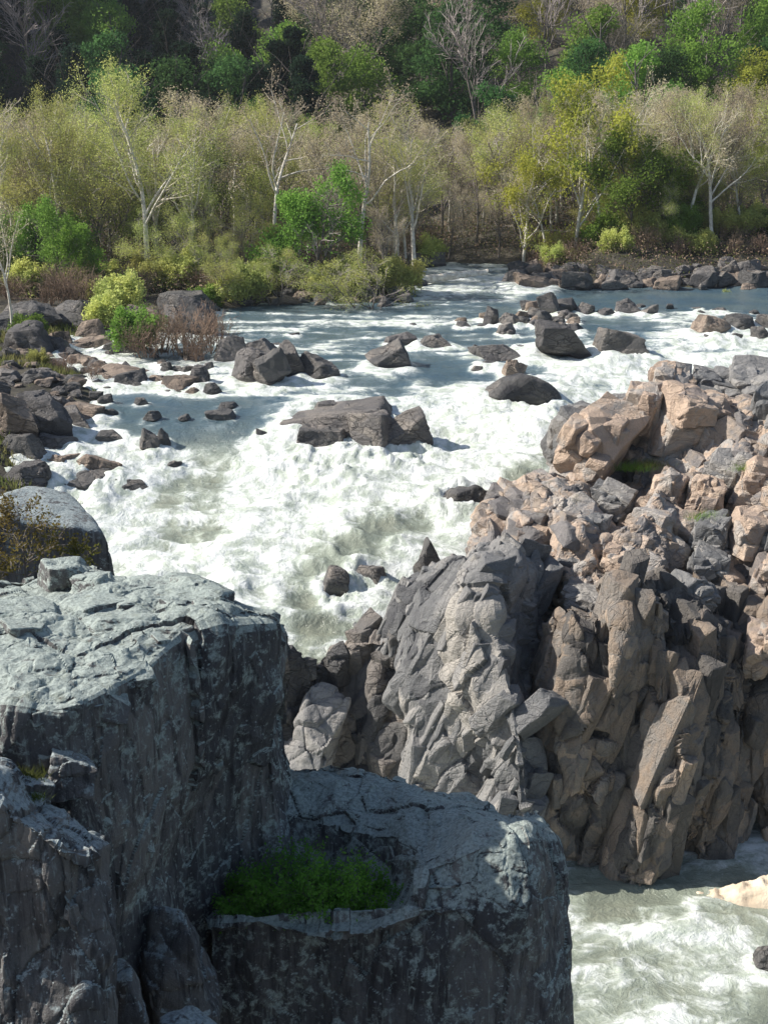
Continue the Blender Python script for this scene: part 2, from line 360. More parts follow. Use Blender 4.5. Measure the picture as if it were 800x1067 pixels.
def build_water():
    Ys = [33.]
    while Ys[-1] < 175: Ys.append(Ys[-1] + max(.085, Ys[-1] ** 2 / (F_PX * 17) * (1.15 if Ys[-1] < 80 else 1.6)))
    Ys = np.array(Ys); nc = 560; u = np.linspace(-1, 1, nc)
    X = u[None, :] * (.31 * Ys[:, None] + 9) + .0; Y = np.repeat(Ys[:, None], nc, 1); X, Y = X.ravel(), Y.ravel()
    z, fo, am = water_field(X, Y)
    # wakes and pillows round the stones
    for (bx, by, bz, br, bh) in BOULDERS:
        m = (np.abs(X - bx) < 4 * br) & (np.abs(Y - by) < 4 * br)
        dy = Y[m] - by; d = np.hypot(X[m] - bx, np.where(dy < 0, dy * .5, dy * 1.1)) / br
        fo[m] += .6 * np.exp(-((d - .9) / .55) ** 2) * np.clip(fo[m] + .45, 0, 1)
        z[m] += .10 * br * np.exp(-((d - 1) / .4) ** 2)
    W = np.stack([fbm(np.stack([X / 5, Y / 5, X * 0], 1), 2, 31 + q) for q in range(2)], 1) * 1.6
    A = np.stack([(X + W[:, 0]) / 3.2, (Y + W[:, 1]) / 2.1, X * 0], 1)
    big = ridged(A, 4, 11, .5); sm = fbm(A * 3.1, 4, 19, .62); chop = ridged(A * np.array([1.6, 2.6, 1]), 3, 43, .6)
    crest = np.clip(big, -1, 1)
    st = ridged(np.stack([(X + W[:, 0]) / 4.5, (Y + .6 * W[:, 1]) / 1.25, X * 0], 1), 3, 91, .55)
    z = z + am * (1 + .5 * np.clip(fo - .5, 0, 1)) * (.6 * crest + .22 * sm * (fo + .25) + .14 * chop + .55 * st)
    sp = np.clip(ridged(A * 2.3, 4, 57, .6), 0, 1) ** 2
    z = z + am * .9 * sp * np.clip(fo - .6, 0, 1)
    bd = ridged(np.stack([(X + W[:, 0] * 2) / 8, (Y + W[:, 1]) / 2.3, X * 0], 1), 2, 131, .5)
    up_ = np.clip((z + 16.2) / .8, 0, 1); fo = fo + .55 * np.clip(bd - .3, 0, 1) * up_
    gl = fbm(np.stack([(X - .25 * Y) / 3.2, Y / 7.5, X * 0], 1), 3, 171); fo = fo - .75 * np.clip(gl, 0, 1) * (1 - up_)
    fo = np.clip(fo - .085 - .14 * up_ + (.22 * crest + .24 * st) * np.clip(am * 4.5, 0, 1) , 0, 1)
    G = np.stack([X, Y, z], 1)
    me = new_mesh('water', G, grid_faces(len(Ys), nc), [M['water']], smooth=True, attrs={'foam': fo})
    tag(obj('water', me), kind='structure')

def build_ground():
    Ys = np.concatenate([np.arange(-30, 34, 4.), np.arange(34, 170, 1.1), np.arange(170, 420, 3.), np.arange(420, 600, 15.)])
    u = np.linspace(-1, 1, 260); u = np.sign(u) * np.abs(u) ** 1.25
    X = u[None, :] * (.55 * np.abs(Ys[:, None]) + 60); Y = np.repeat(Ys[:, None], 260, 1)
    z = ground(X.ravel(), Y.ravel())
    X, Y = X.ravel(), Y.ravel()
    z = np.where(Y < 34, -29, z); z = np.where(Y > 420, z, z)
    P = np.stack([X, Y, z], 1)
    z += .25 * fbm(P * .9, 3, 8) * (Y > 60)
    me = new_mesh('ground', np.stack([X, Y, z], 1), grid_faces(len(Ys), 260), [M['ground']], smooth=True)
    tag(obj('ground', me), kind='structure')
M = {}
def water_mat():
    m, nt = mat('river_water'); k = N(nt)
    pos = k.n('ShaderNodeNewGeometry').outputs['Position']
    fo = k.n('ShaderNodeAttribute', _attribute_name='foam').outputs['Fac']
    wv = k.n('ShaderNodeVectorMath', _operation='ADD'); nt.links.new(pos, wv.inputs[0])
    nz = k.n('ShaderNodeTexNoise', Vector=pos, Scale=.45, Detail=3.)
    sc = k.n('ShaderNodeVectorMath', _operation='SCALE'); nt.links.new(nz.outputs['Color'], sc.inputs[0]); sc.inputs['Scale'].default_value = 2.4
    nt.links.new(sc.outputs[0], wv.inputs[1]); wp = wv.outputs[0]
    a = k.noise(k.map(wp, (.75, .34, .6), (0, 0, -.25)), 1., 6, .62, .6)
    b = k.noise(k.map(wp, (1.9, 2.3, 1.2)), 1., 6, .68, .8)
    c = k.noise(k.map(pos, (5.5, 6.5, 3.)), 1., 5, .7, .6)
    f = k.math('ADD', k.math('MULTIPLY', a, .56), k.math('ADD', k.math('MULTIPLY', b, .30), k.math('MULTIPLY', c, .14)))
    f = k.math('ADD', f, k.math('MULTIPLY', k.math('SUBTRACT', fo, .5), .58))
    mask = k.step(f, .51, .66)
    lace = k.step(f, .40, .55)
    n1 = k.noise(pos, .25, 3, .5)
    zp = k.n('ShaderNodeSeparateXYZ', i0=pos).outputs[2]
    wc = k.mix(k.step(zp, -17., -15.6), k.mix(k.step(n1, .35, .65), (.20, .225, .18), (.25, .265, .205)), k.mix(k.step(n1, .35, .65), (.065, .115, .155), (.10, .145, .16)))  # upper river: the blue of reflected sky is put into the base colour
    # aerated water between clear water and foam
    wc = k.mix(k.math('MULTIPLY', lace, .68), wc, k.mix(k.step(zp, -17., -15.6), (.34, .38, .31), (.24, .30, .32)))
    bs = k.n('ShaderNodeBsdfPrincipled', Roughness=.16, IOR=1.33); nt.links.new(wc, bs.inputs['Base Color'])
    hw = k.math('ADD', k.math('MULTIPLY', b, .7), k.math('MULTIPLY', c, .35))
    bw = k.n('ShaderNodeBump', Strength=.6, Distance=.35, Height=hw); nt.links.new(bw.outputs[0], bs.inputs['Normal'])
    fb = k.n('ShaderNodeBsdfPrincipled', Roughness=.8)
    fcol = k.mix(k.step(k.noise(wp, 1.4, 6, .65), .35, .62), (.46, .51, .43), (.82, .84, .81)); nt.links.new(fcol, fb.inputs['Base Color'])
    fb.inputs['Specular IOR Level'].default_value = .2
    hf = k.math('ADD', k.math('MULTIPLY', b, .6), k.math('MULTIPLY', k.noise(pos, 7., 6, .7), .4))
    bf = k.n('ShaderNodeBump', Strength=.55, Distance=.5, Height=hf); nt.links.new(bf.outputs[0], fb.inputs['Normal'])
    mx = k.n('ShaderNodeMixShader'); nt.links.new(mask, mx.inputs[0]); nt.links.new(bs.outputs[0], mx.inputs[1]); nt.links.new(fb.outputs[0], mx.inputs[2])
    o = k.n('ShaderNodeOutputMaterial'); nt.links.new(mx.outputs[0], o.inputs[0]); return m
M['water'] = water_mat()
M['ground'] = rock_mat('bank_ground', [(0, (.05, .045, .035)), (.25, (.11, .095, .07)), (.45, (.20, .17, .13)), (1, (.3, .26, .2))], sc=1.3, bump=1., tintnoise=.6, moss=.6)
g_grey = [(0, (.075, .075, .08)), (.35, (.17, .17, .17)), (.6, (.27, .26, .25)), (1, (.40, .37, .33))]
g_warm = [(0, (.13, .12, .115)), (.25, (.27, .225, .20)), (.42, (.42, .32, .25)), (.6, (.54, .41, .31)), (.78, (.38, .35, .32)), (1, (.56, .46, .37))]
g_brown = [(0, (.07, .065, .062)), (.35, (.16, .145, .13)), (.58, (.27, .21, .16)), (.78, (.22, .20, .18)), (1, (.48, .36, .26))]
g_dark = [(0, (.045, .045, .05)), (.5, (.12, .115, .11)), (1, (.27, .235, .205))]
g_fore = [(0, (.06, .058, .062)), (.5, (.12, .115, .115)), (1, (.20, .185, .17))]
M['grey'] = rock_mat('grey_rock', g_grey, sc=.9, bump=.9, cracks=.22, crack_s=(.35,.8,1.5), lich=.1, lich_top=.1, lichc=(.36, .36, .33), tintnoise=.3)
M['warm'] = rock_mat('tan_pink_rock', g_warm, sc=.9, bump=.9, cracks=.2, crack_s=(.3,.9,1.6), tintnoise=.3, moss=.25)
M['slope'] = rock_mat('mixed_slope_rock', [(0, (.10, .095, .095)), (.3, (.22, .205, .20)), (.45, (.34, .28, .23)), (.62, (.50, .38, .29)), (.8, (.36, .34, .32)), (1, (.48, .42, .36))], sc=.9, bump=.9, cracks=.22, crack_s=(.3,.9,1.7), tintnoise=.35, moss=.35)
M['brown'] = rock_mat('brown_ribbed_rock', g_brown, sc=.9, bump=.9, cracks=.25, crack_s=(1.1,.9,.25), tintnoise=.3)
M['river_dark'] = rock_mat('dark_river_rock', g_dark, sc=1.1, bump=.95, cracks=.5, crack_s=(.6,1.2,2.), wetz=True)
M['river_mid'] = rock_mat('grey_river_rock', [(0, (.06, .058, .06)), (.5, (.15, .14, .135)), (1, (.30, .265, .23))], sc=1.1, bump=.95, cracks=.6, crack_s=(.6,1.2,2.), wetz=True)
M['river_tan'] = rock_mat('tan_river_rock', [(0, (.10, .085, .075)), (.5, (.27, .21, .165)), (1, (.42, .34, .27))], sc=1.1, bump=.95, cracks=.6, crack_s=(.6,1.2,2.), wetz=True)
M['fore'] = rock_mat('lichen_rock', g_fore, lich=.36, lich_top=.85, lichc=(.40, .455, .42), sc=2.6, bump=.8, streak=.8, moss=.25, tintnoise=.3)
M['fore_dark'] = rock_mat('dark_lichen_rock', g_fore, lich=.22, lich_top=.7, lichc=(.36, .41, .41), sc=3., bump=.75, streak=.8, tintnoise=.3)
M['bark_white'] = plain_mat('white_bark', (.75, .71, .63), (.5, .45, .38), 3., .9)
M['bark_grey'] = plain_mat('grey_bark', (.20, .175, .16), (.12, .10, .09), 3., .9)
M['bark_dark'] = plain_mat('dark_bark', (.07, .06, .055), (.12, .10, .085), 3., .9)
M['twig_grey'] = plain_mat('grey_twigs', (.36, .31, .29), (.26, .22, .21), .4, .9, hue=.02)
M['twig_pale'] = plain_mat('pale_twigs', (.52, .46, .36), (.40, .35, .27), .4, .9, hue=.02)
M['twig_brown'] = plain_mat('brown_twigs', (.24, .16, .11), (.17, .12, .085), .6, .9, hue=.02)
def leaf(n, a, b, hue=.03, tr=.5): M[n] = plain_mat(n + '_leaves', a, b, .35, .7, trans=tr, hue=hue)
leaf('olive', (.60, .60, .20), (.42, .47, .16)); leaf('spring', (.26, .40, .08), (.17, .28, .06)); leaf('yellow', (.50, .50, .09), (.34, .38, .08))
leaf('deep', (.10, .20, .06), (.06, .13, .045)); leaf('ever', (.02, .042, .025), (.03, .055, .03)); leaf('buff', (.58, .51, .34), (.46, .39, .27))  # evergreen leaves held near black, so their colour carries the hollow's shade
leaf('cedar', (.12, .14, .035), (.20, .15, .05)); leaf('grass', (.14, .17, .05), (.22, .20, .09)); leaf('bush', (.24, .42, .06), (.13, .27, .045))
# ------------------------------------------------------------------ rocks
_ico = {}
def ico(n):
    if n not in _ico:
        import bmesh
        bm = bmesh.new(); bmesh.ops.create_icosphere(bm, subdivisions=n, radius=1.)
        V = np.array([v.co[:] for v in bm.verts]); F = np.array([[v.index for v in f.verts] for f in bm.faces]); bm.free(); _ico[n] = (V, F)
    return _ico[n]
def chunk(rng, w, d, h, sub=5, planes=11, boxy=.6, soft=26, rot=None, rough=.05, frac=.0, size=None):
    """angular stone: a body bounded by flat joint planes, edges slightly worn"""
    V, F = ico(sub); u = V / np.linalg.norm(V, axis=1, keepdims=True)
    ns = []; hs = []
    for a in ((1,0,0),(-1,0,0),(0,1,0),(0,-1,0),(0,0,1),(0,0,-1)):
        n = np.array(a) + rng.normal(0, .22, 3); ns.append(n / np.linalg.norm(n)); hs.append(rng.uniform(.8, 1.) / max(boxy, .2) ** .15)
    for _ in range(planes):
        n = rng.normal(0, 1, 3); ns.append(n / np.linalg.norm(n)); hs.append(rng.uniform(.8, 1.12))
    ns = np.array(ns); hs = np.array(hs); dots = np.maximum(u @ ns.T, 1e-3)
    r = hs[None] / dots; r = (np.clip(r, .01, 50) ** -soft).sum(1) ** (-1 / soft)
    P = u * r[:, None]; tint = rng.uniform(.25, .75) + .18 * (_f(_h(np.argmin(hs[None] / dots, 1), np.zeros(len(u)), np.zeros(len(u)), int(rng.integers(1e6)))) - .5) * 2
    if rot is not None: P = P @ rotm(*rot).T
    P = P - (P.max(0) + P.min(0)) / 2; P = P / (P.max(0) - P.min(0)) * np.array([w, d, h])
    s = (w * d * h) ** (1 / 3); off = rng.uniform(0, 90, 3); un = P / np.maximum(np.linalg.norm(P, axis=1, keepdims=True), 1e-6)
    disp = rough * s * fbm(P / s * 3 + off, 4, 5) * .8
    if frac:
        ro = (rng.uniform(-.5, .5), rng.uniform(-.5, .5), rng.uniform(0, 3)); sd = int(rng.integers(1000))
        disp = disp + facet(P + off, (s * .5, s * .5, s * .36), ro, frac * s * 1.1, sd) + facet(P + off, (s * .17, s * .17, s * .14), ro, frac * s * .32, sd + 3)
        dd, c = fracture(P + off, (s * .42, s * .42, s * .22), ro, frac * s * .4, .6, sd, .5)
        disp = disp + dd; tint = tint * .6 + .4 * c
    P = P + un * disp[:, None]
    return P, F, tint + np.zeros(len(P))

def loft(net, spacing, smooth=False):
    """net[row][col] control points -> dense grid"""
    net = np.asarray(net, float)
    def refine(A, axis):
        A = np.moveaxis(A, axis, 0); L = np.linalg.norm(np.diff(A, axis=0), axis=2).max(1); out = [A[:1]]
        for i in range(len(A) - 1):
            n = max(1, int(math.ceil(L[i] / spacing))); t = (np.arange(1, n + 1) / n)[:, None, None]
            if smooth:
                p0 = A[max(i - 1, 0)]; p1 = A[i]; p2 = A[i + 1]; p3 = A[min(i + 2, len(A) - 1)]
                q = .5 * (2 * p1 + (p2 - p0) * t + (2 * p0 - 5 * p1 + 4 * p2 - p3) * t ** 2 + (3 * p1 - p0 - 3 * p2 + p3) * t ** 3)
                q = q * .7 + (p1 * (1 - t) + p2 * t) * .3
            else: q = p1 = A[i] * (1 - t) + A[i + 1] * t
            out.append(q)
        return np.moveaxis(np.concatenate(out), 0, axis)
    return refine(refine(net, 0), 1)

def hull_block(rng, w, d, h, jit=.16, cuts=1, bev=.03, sub=2, noise=.02):
    import bmesh
    bm = bmesh.new()
    for a in (-1, 1):
        for b in (-1, 1):
            for c in (-1, 1):
                if rng.uniform() < .3 * cuts:     # a broken corner
                    for q in range(3):
                        v = np.array([a, b, c], float); v[q] *= rng.uniform(-.1, .6); v += rng.normal(0, jit * .5, 3); bm.verts.new(v * np.array([w, d, h]) / 2)
                else: bm.verts.new((np.array([a, b, c]) + rng.normal(0, jit, 3)) * np.array([w, d, h]) / 2)
    r = bmesh.ops.convex_hull(bm, input=bm.verts[:]); bmesh.ops.delete(bm, geom=[g for g in r['geom_interior'] if isinstance(g, bmesh.types.BMVert)], context='VERTS')
    bmesh.ops.dissolve_limit(bm, angle_limit=R(14), verts=bm.verts[:], edges=bm.edges[:])
    if bev: bmesh.ops.bevel(bm, geom=bm.edges[:], offset=bev * min(w, d, h), segments=1, affect='EDGES', clamp_overlap=True)
    bmesh.ops.triangulate(bm, faces=bm.faces[:])
    if sub: bmesh.ops.subdivide_edges(bm, edges=bm.edges[:], cuts=sub, use_grid_fill=True); bmesh.ops.triangulate(bm, faces=bm.faces[:])
    bm.verts.index_update(); V = np.array([v.co[:] for v in bm.verts]); F = np.array([[v.index for v in f.verts] for f in bm.faces]); bm.free()
    s = (w * d * h) ** (1 / 3); o = rng.uniform(0, 99, 3)
    V = V + noise * s * np.stack([2.2 * lnoise(V / s * 3.3 + o + 9 * q, 3) + fbm(V / s * 7 + o + 9 * q, 2, 3) for q in range(3)], 1)
    return V, F
def cluster(rng, W, D, H, n, rot, big=.62):
    """angular crag: one main block with smaller joint blocks keyed into it"""
    Vs, Fs, Ts, off = [], [], [], 0; base = rotm(*rot)
    for q in range(n):
        k = 1. if q == 0 else rng.uniform(.32, big); V, F = hull_block(rng, W * k, D * k, H * k * (1 if q == 0 else rng.uniform(.7, 1.2)), .2, 1.4, .05, 3 if k > .45 else 2, .03)
        V = V @ rotm(*(rng.normal(0, .09, 3))).T
        if q: V = V + np.array([rng.uniform(-.42, .42) * W, rng.uniform(-.5, .1) * D, rng.uniform(-.42, .38) * H])
        Vs.append(V); Fs.append(F + off); off += len(V); Ts.append(np.full(len(V), rng.uniform(.25, .8)))
    V = np.vstack(Vs) @ base.T; return V, np.vstack(Fs), np.concatenate(Ts)
def mass(name, net, spacing, octs, m, parent=None, smooth=False, fine=.03, facets=(), blocks=None, tintbias=0., seed=1, blur=0):
    G = loft(net, spacing, smooth); nr, nc = G.shape[:2]
    for _ in range(blur):
        H = G.copy(); H[1:-1] = (G[:-2] + 2 * G[1:-1] + G[2:]) / 4; G2 = H.copy(); G2[:, 1:-1] = (H[:, :-2] + 2 * H[:, 1:-1] + H[:, 2:]) / 4; G = G2
    tint = 0; wsum = 0
    Nn = grid_normals(G)
    P0 = G.reshape(-1, 3).copy()
    for q, (sc, rot, amp) in enumerate(facets):
        if q == 2: Nn = grid_normals(G)
        G = G + Nn * facet(P0, sc, rot, amp, seed * 7 + q * 3).reshape(nr, nc, 1)
    Nn = grid_normals(G)
    for q, (sc, rot, amp, tilt, crack) in enumerate(octs):
        d, c = fracture(P0, sc, rot, amp, tilt, seed * 10 + q, crack)
        if q == 1: Nn = grid_normals(G)
        G = G + Nn * d.reshape(nr, nc, 1); wt = 1 / (1 + q); tint = tint + wt * c; wsum += wt
    P = G.reshape(-1, 3); s = np.mean(octs[-1][0])
    Nn = grid_normals(G)
    G = G + Nn * (fine * fbm(P / s * 1.5, 4, seed + 77)).reshape(nr, nc, 1)
    tint = np.clip((tint / wsum - .5) * 1.25 + .5 + tintbias, 0, 1)
    V = G.reshape(-1, 3); F = grid_faces(nr, nc)
    if blocks:
        n, (w, d, h), rot, emb, (v0, v1), (u0, u1) = blocks; rng = np.random.default_rng(seed + 900); Vs, Fs, Ts = [V], [F], [tint]; off = len(V); tri = []; base = rotm(*rot); Nn = grid_normals(loft(net, spacing * 4)) if False else Nn
        for q in range(n):
            i = int(rng.uniform(v0, v1) * (nr - 1)); j = int(rng.uniform(u0, u1) * (nc - 1)); k = rng.uniform(.55, 1.35) * (1 if rng.uniform() < .75 else .5)
            i0, i1, j0, j1 = max(0, i - 8), i + 9, max(0, j - 8), j + 9; nn = Nn[i0:i1, j0:j1].mean((0, 1)); nn /= max(1e-6, np.linalg.norm(nn))
            ww, dd_, hh = w * k * rng.uniform(.7, 1.3), d * k, h * k * rng.uniform(.7, 1.3)
            bv, bf = hull_block(rng, ww, dd_, hh, .23, 1.5, .05, 1 if k < .7 else 2, .026); bv = bv @ (base @ rotm(*rng.normal(0, .16, 3))).T
            ext = (bv @ nn).max(); bv = bv + G[i, j] + nn * (emb * min(ww, dd_, hh) * rng.uniform(.2, 1.) - ext)
            Vs.append(bv); tri.append(bf + off); off += len(bv); Ts.append(np.full(len(bv), np.clip(tint[i * nc + j] * .4 + .6 * rng.uniform(.1, .95), 0, 1)))
        V = np.vstack(Vs); F = [F, np.vstack(tri)]; tint = np.concatenate(Ts)
    me = new_mesh(name, V, F, [m], smooth=False, attrs={'tint': tint, 'wet': tint * 0})
    return obj(name, me, parent)
# ------------------------------------------------------------------ the massif right of the falls
def net_px(rows): return [[at(*p) for p in r] for r in rows]
def lower(row, z, dy=0, dx=0): return [np.array([p[0] + dx, p[1] + dy, z]) for p in row]
def build_cliff():
    base = at(650, 900, 47); base[2] = -27
    cl = empty('rock_cliff', base)
    tag(cl, 'large fractured cliff on the right, grey and brown below with a pinkish tan top', 'cliff')
    def attach(o):
        o.parent = cl; o.matrix_parent_inverse = Matrix.Translation(-Vector(base)); return o
    # grey buttress
    rows = net_px([
     [(395,905,52),(400,905,50),(430,905,47.5),(492,905,46),(552,900,44.6),(580,905,46),(600,900,50)],
     [(402,800,53),(412,800,50.5),(428,800,48.7),(485,800,47.2),(545,800,45.6),(572,800,47.3),(592,800,51)],
     [(406,730,54),(412,730,51.5),(425,720,49.8),(472,715,48.5),(530,715,47),(567,715,49.2),(592,720,52.5)],
     [(385,680,55),(392,672,53),(415,650,52),(455,640,50.6),(512,640,48.8),(557,640,51.5),(592,650,54)],
     [(380,665,57),(388,660,54.5),(420,622,53.6),(465,593,52.6),(503,590,51),(550,600,53.5),(592,612,55.5)],
     [(383,672,59),(388,667,56.5),(425,632,56),(470,600,55.6),(508,598,54.5),(550,605,56),(592,612,58)]])
    rows[0] = lower(rows[0], -28); rows.append(lower(rows[-1], -25, 2.5))
    attach(mass('buttress', rows, .062, [((1.6,1.8,2.6),(.1,.55,.9),.22,.9,.3),((.6,.7,1.1),(.2,.5,.4),.03,1.,.6)], M['grey'], blocks=(360,(.8,.6,1.9),(.15,.45,.4),.36,(.12,.86),(.1,.9)), facets=[((3.0,3.4,5.5),(.2,.5,.3),1.0),((1.5,1.7,2.8),(.1,.55,.9),.45),((.7,.8,1.2),(.3,.5,.2),.17),((.3,.35,.5),(.2,.3,.4),.06)], seed=3, blur=4, fine=.02, tintbias=.06))
    # dark recess behind the lower falls
    rows = net_px([
     [(230,800,50.5),(300,800,50.0),(340,800,50.5),(380,800,50.5),(430,800,48.5)],
     [(230,740,51.1),(300,740,50.8),(340,740,51.5),(380,740,51.5),(430,740,49.5)],
     [(240,690,51.3),(300,690,51.1),(340,700,52.0),(378,690,52.1),(430,690,50.5)],
     [(240,662,51.8),(292,668,51.5),(330,690,52.3),(372,666,52.5),(425,650,51.5)],
     [(240,664,52.5),(292,670,52.5),(330,692,53.0),(372,668,53.5),(425,652,53.5)]])
    rows[0] = lower(rows[0], -28, -.6); rows.append(lower(rows[-1], -27, .3))
    attach(mass('recess_wall', rows, .07, [((1.2,1.2,2.2),(.1,.2,.9),.2,1,.5)], M['river_dark'], blocks=(90,(.8,.8,1.6),(.1,-.2,.4),.5,(.1,.9),(.05,.95)), facets=[((2.2,2.2,4),(.2,-.2,.3),1.2),((1,1,1.8),(.1,.2,.9),.4),((.4,.4,.7),(.2,.3,.4),.14)], seed=5, blur=3, fine=.02, tintbias=.1))
    # brown ribbed block
    rows = net_px([
     [(566,905,50.5),(572,905,47.7),(600,905,46.5),(640,905,46.1),(690,905,46.0),(740,902,46.4),(768,900,47.5),(778,900,50.5)],
     [(566,840,51.0),(572,850,47.8),(600,850,46.8),(640,850,46.5),(690,850,46.3),(740,850,46.7),(772,850,47.8),(782,850,51.0)],
     [(566,750,51.5),(574,750,48.3),(600,750,47.3),(640,750,47.1),(690,750,46.7),(740,750,47.1),(772,750,48.2),(784,750,51.5)],
     [(566,690,52.0),(576,690,48.7),(600,690,47.6),(640,685,47.5),(690,685,47.1),(740,690,47.5),(768,700,48.5),(784,710,52.0)],
     [(566,668,52.5),(578,668,49.1),(602,662,48.2),(640,650,48.0),(690,640,47.7),(735,660,48.2),(762,680,49.1),(784,695,52.5)],
     [(566,660,53.5),(580,660,50.7),(608,648,50.0),(645,632,49.5),(695,618,49.3),(730,638,49.9),(760,668,51.0),(784,690,53.5)],
     [(566,655,55.5),(580,655,53.5),(608,642,53.0),(645,626,52.5),(695,614,52.5),(730,634,53.0),(760,664,53.5),(784,690,55.5)]])
    rows[0] = lower(rows[0], -28.2, .5); rows.append(lower(rows[-1], -24, 1))
    attach(mass('ribbed_block', rows, .058, [((1.0,1.5,2.6),(.1,.16,.5),.34,.9,.4),((.4,.5,1.0),(.1,.2,.3),.03,1.,.6)], M['brown'], blocks=(300,(.6,.8,2.3),(.08,.14,.5),.6,(.1,.9),(.08,.92)), facets=[((1.9,2.6,9),(.12,.2,.35),1.5),((.9,1.2,4.2),(.08,.16,.5),.85),((.45,.5,1.3),(.1,.2,.3),.26),((.22,.25,.4),(.2,.2,.3),.06)], seed=8, blur=3, fine=.02))
    # right hand column beyond the crevice
    rows = net_px([
     [(782,890,51),(785,888,49),(800,888,48.4),(850,886,48),(920,886,48)],
     [(780,800,51.5),(784,800,49.3),(800,800,48.8),(850,800,48.5),(920,800,48.5)],
     [(776,700,52),(780,700,50),(800,700,49.4),(850,700,49),(920,700,49)],
     [(770,655,54),(780,640,51.5),(800,630,50.8),(850,620,50.5),(920,620,50.5)],
     [(770,645,56),(780,600,54.5),(800,590,54),(850,580,53.5),(920,580,53.5)]])
    rows[0] = lower(rows[0], -28.2)
    rows.append(lower(rows[-1], -24, 2))
    attach(mass('side_column', rows, .07, [((1,1,1.7),(.1,.1,.5),.2,1,.5)], M['brown'], blocks=(110,(.7,.8,1.4),(.1,.1,.4),.55,(.1,.9),(.1,.8)), facets=[((2,2,3.4),(.2,.1,.3),1.),((.9,.9,1.8),(.1,.1,.5),.4),((.4,.4,.7),(.1,.2,.3),.14)], seed=12, blur=3, tintbias=.08))
    # sloping upper terrace
    rows = net_px([
     [(440,700,52.5),(470,680,52.5),(540,680,53),(600,690,51.5),(660,690,51),(720,690,51),(780,700,52),(860,700,51.5),(960,700,51.5)],
     [(455,640,54),(475,622,54),(540,615,54),(600,628,52.5),(660,628,51.8),(720,625,52),(775,640,52.6),(860,640,52.5),(960,640,52.5)],
     [(470,592,56.4),(485,580,56.2),(540,572,55.5),(600,575,54.4),(660,575,54),(720,570,54.2),(780,565,54),(860,560,54),(960,560,54)],
     [(488,562,58.6),(505,548,58.2),(555,535,57.8),(600,530,57),(650,528,57),(715,525,57),(780,505,56.5),(860,500,56.5),(960,500,56.5)],
     [(515,530,61),(528,516,60.5),(562,507,60.4),(600,500,60),(650,498,59.6),(715,475,59.5),(780,455,59.5),(860,450,59.5),(960,450,59.5)],
     [(525,528,64),(535,518,63),(575,505,62.5),(610,490,62.5),(655,470,62.5),(705,440,62.5),(780,420,62.5),(860,415,62.5),(960,415,62.5)],
     [(540,535,68),(560,525,66),(600,500,66),(625,440,66.5),(665,425,66.5),(705,412,66.5),(780,398,67),(860,392,67),(960,392,67)],
     [(560,520,71),(590,510,70),(625,470,70),(645,430,70),(680,418,70),(720,404,70),(790,396,71),(860,392,71),(960,392,71)]])
    rows.append(lower(rows[-1], -20, 2)); rows[0] = lower(rows[0], -24)
    attach(mass('upper_terrace', rows, .075, [((1.5,1.6,1.),(.3,.3,.9),.22,.8,.4),((.5,.5,.35),(.1,.5,.3),.05,1.1,.6)], M['slope'], blocks=(520,(1.15,1.2,.8),(.25,.3,.6),.5,(.12,.85),(.03,.85)), facets=[((3,3.2,2.6),(.2,.35,.5),1.6),((1.4,1.6,1.2),(.3,.3,.9),.6),((.6,.65,.5),(.1,.5,.3),.19),((.25,.28,.22),(.1,.5,.3),.07)], seed=15, blur=2, fine=.02, tintbias=.03))
    # crags: (px centre, py centre, width px, height px, D, depth m, roll, yaw, material)
    rng = np.random.default_rng(5)
    CR = [(622,464,72,88,61.6,4.2,.35,.5,'warm',3),(650,436,60,52,64.5,3,.2,.3,'grey',4),(602,455,55,90,63,3,.5,.7,'grey',4),
          (716,440,96,92,62.8,3.5,.2,-.35,'warm',3),(672,432,55,80,63.4,2.6,.3,.4,'warm',3),(700,398,56,42,67,3,.2,.2,'warm',4),(745,405,70,44,67.5,3.4,.1,.1,'grey',4),
          (790,400,70,40,67,4,.1,.2,'grey',4),(770,440,60,50,63.5,3,.1,.3,'warm',4),(800,430,50,60,62,3,.2,.3,'grey',4),(762,492,60,54,59,2.4,.1,.6,'grey',4),
          (700,510,42,46,57.6,2.2,.1,.55,'warm',3),(733,520,46,54,57.2,2.2,.1,.3,'warm',4),(712,552,48,40,55.6,2,.3,.4,'warm',4),(684,560,40,50,55.2,2,.3,.5,'warm',4),
          (782,560,66,78,54.4,2.6,.1,-.3,'warm',4),(738,585,46,36,53.4,2,.1,.1,'grey',4),(742,555,44,50,54.6,2,.0,.5,'grey',4),(805,600,60,60,52.6,2.4,.2,.2,'warm',4),
          (572,520,60,30,60,3,.3,.5,'brown',4),(540,532,66,34,59.4,3,.4,.6,'brown',4),(528,556,60,40,57.6,2.6,.6,.6,'warm',4),(560,556,60,40,56.8,2.4,.2,.4,'warm',3),
          (590,560,40,50,56,2,.3,.5,'grey',4),(615,555,42,46,55.8,2,.1,.3,'grey',4),(578,592,24,44,54.4,1.4,.1,.7,'warm',4),(556,590,28,46,54.4,1.4,.1,.7,'grey',4),(600,590,44,34,54,1.8,.2,.4,'grey',4),
          (640,520,50,36,58,2,.2,.5,'grey',4),(645,585,44,34,53.4,2,.2,.4,'warm',4),(665,605,60,30,52.4,2,.2,.4,'grey',4),(610,625,60,30,52,2.2,.2,.4,'grey',4),(790,505,50,60,57.4,2.4,.1,.3,'warm',4),
          (648,640,50,24,49.6,2,.2,.3,'brown',4),(720,612,56,30,51.2,2,.3,-.3,'grey',4),(792,672,40,52,49.6,2.2,.1,.2,'warm',4),(795,560,40,40,54,2,.1,.2,'grey',4)]
    names = {'warm': 'tan_block', 'grey': 'grey_block', 'brown': 'brown_block'}
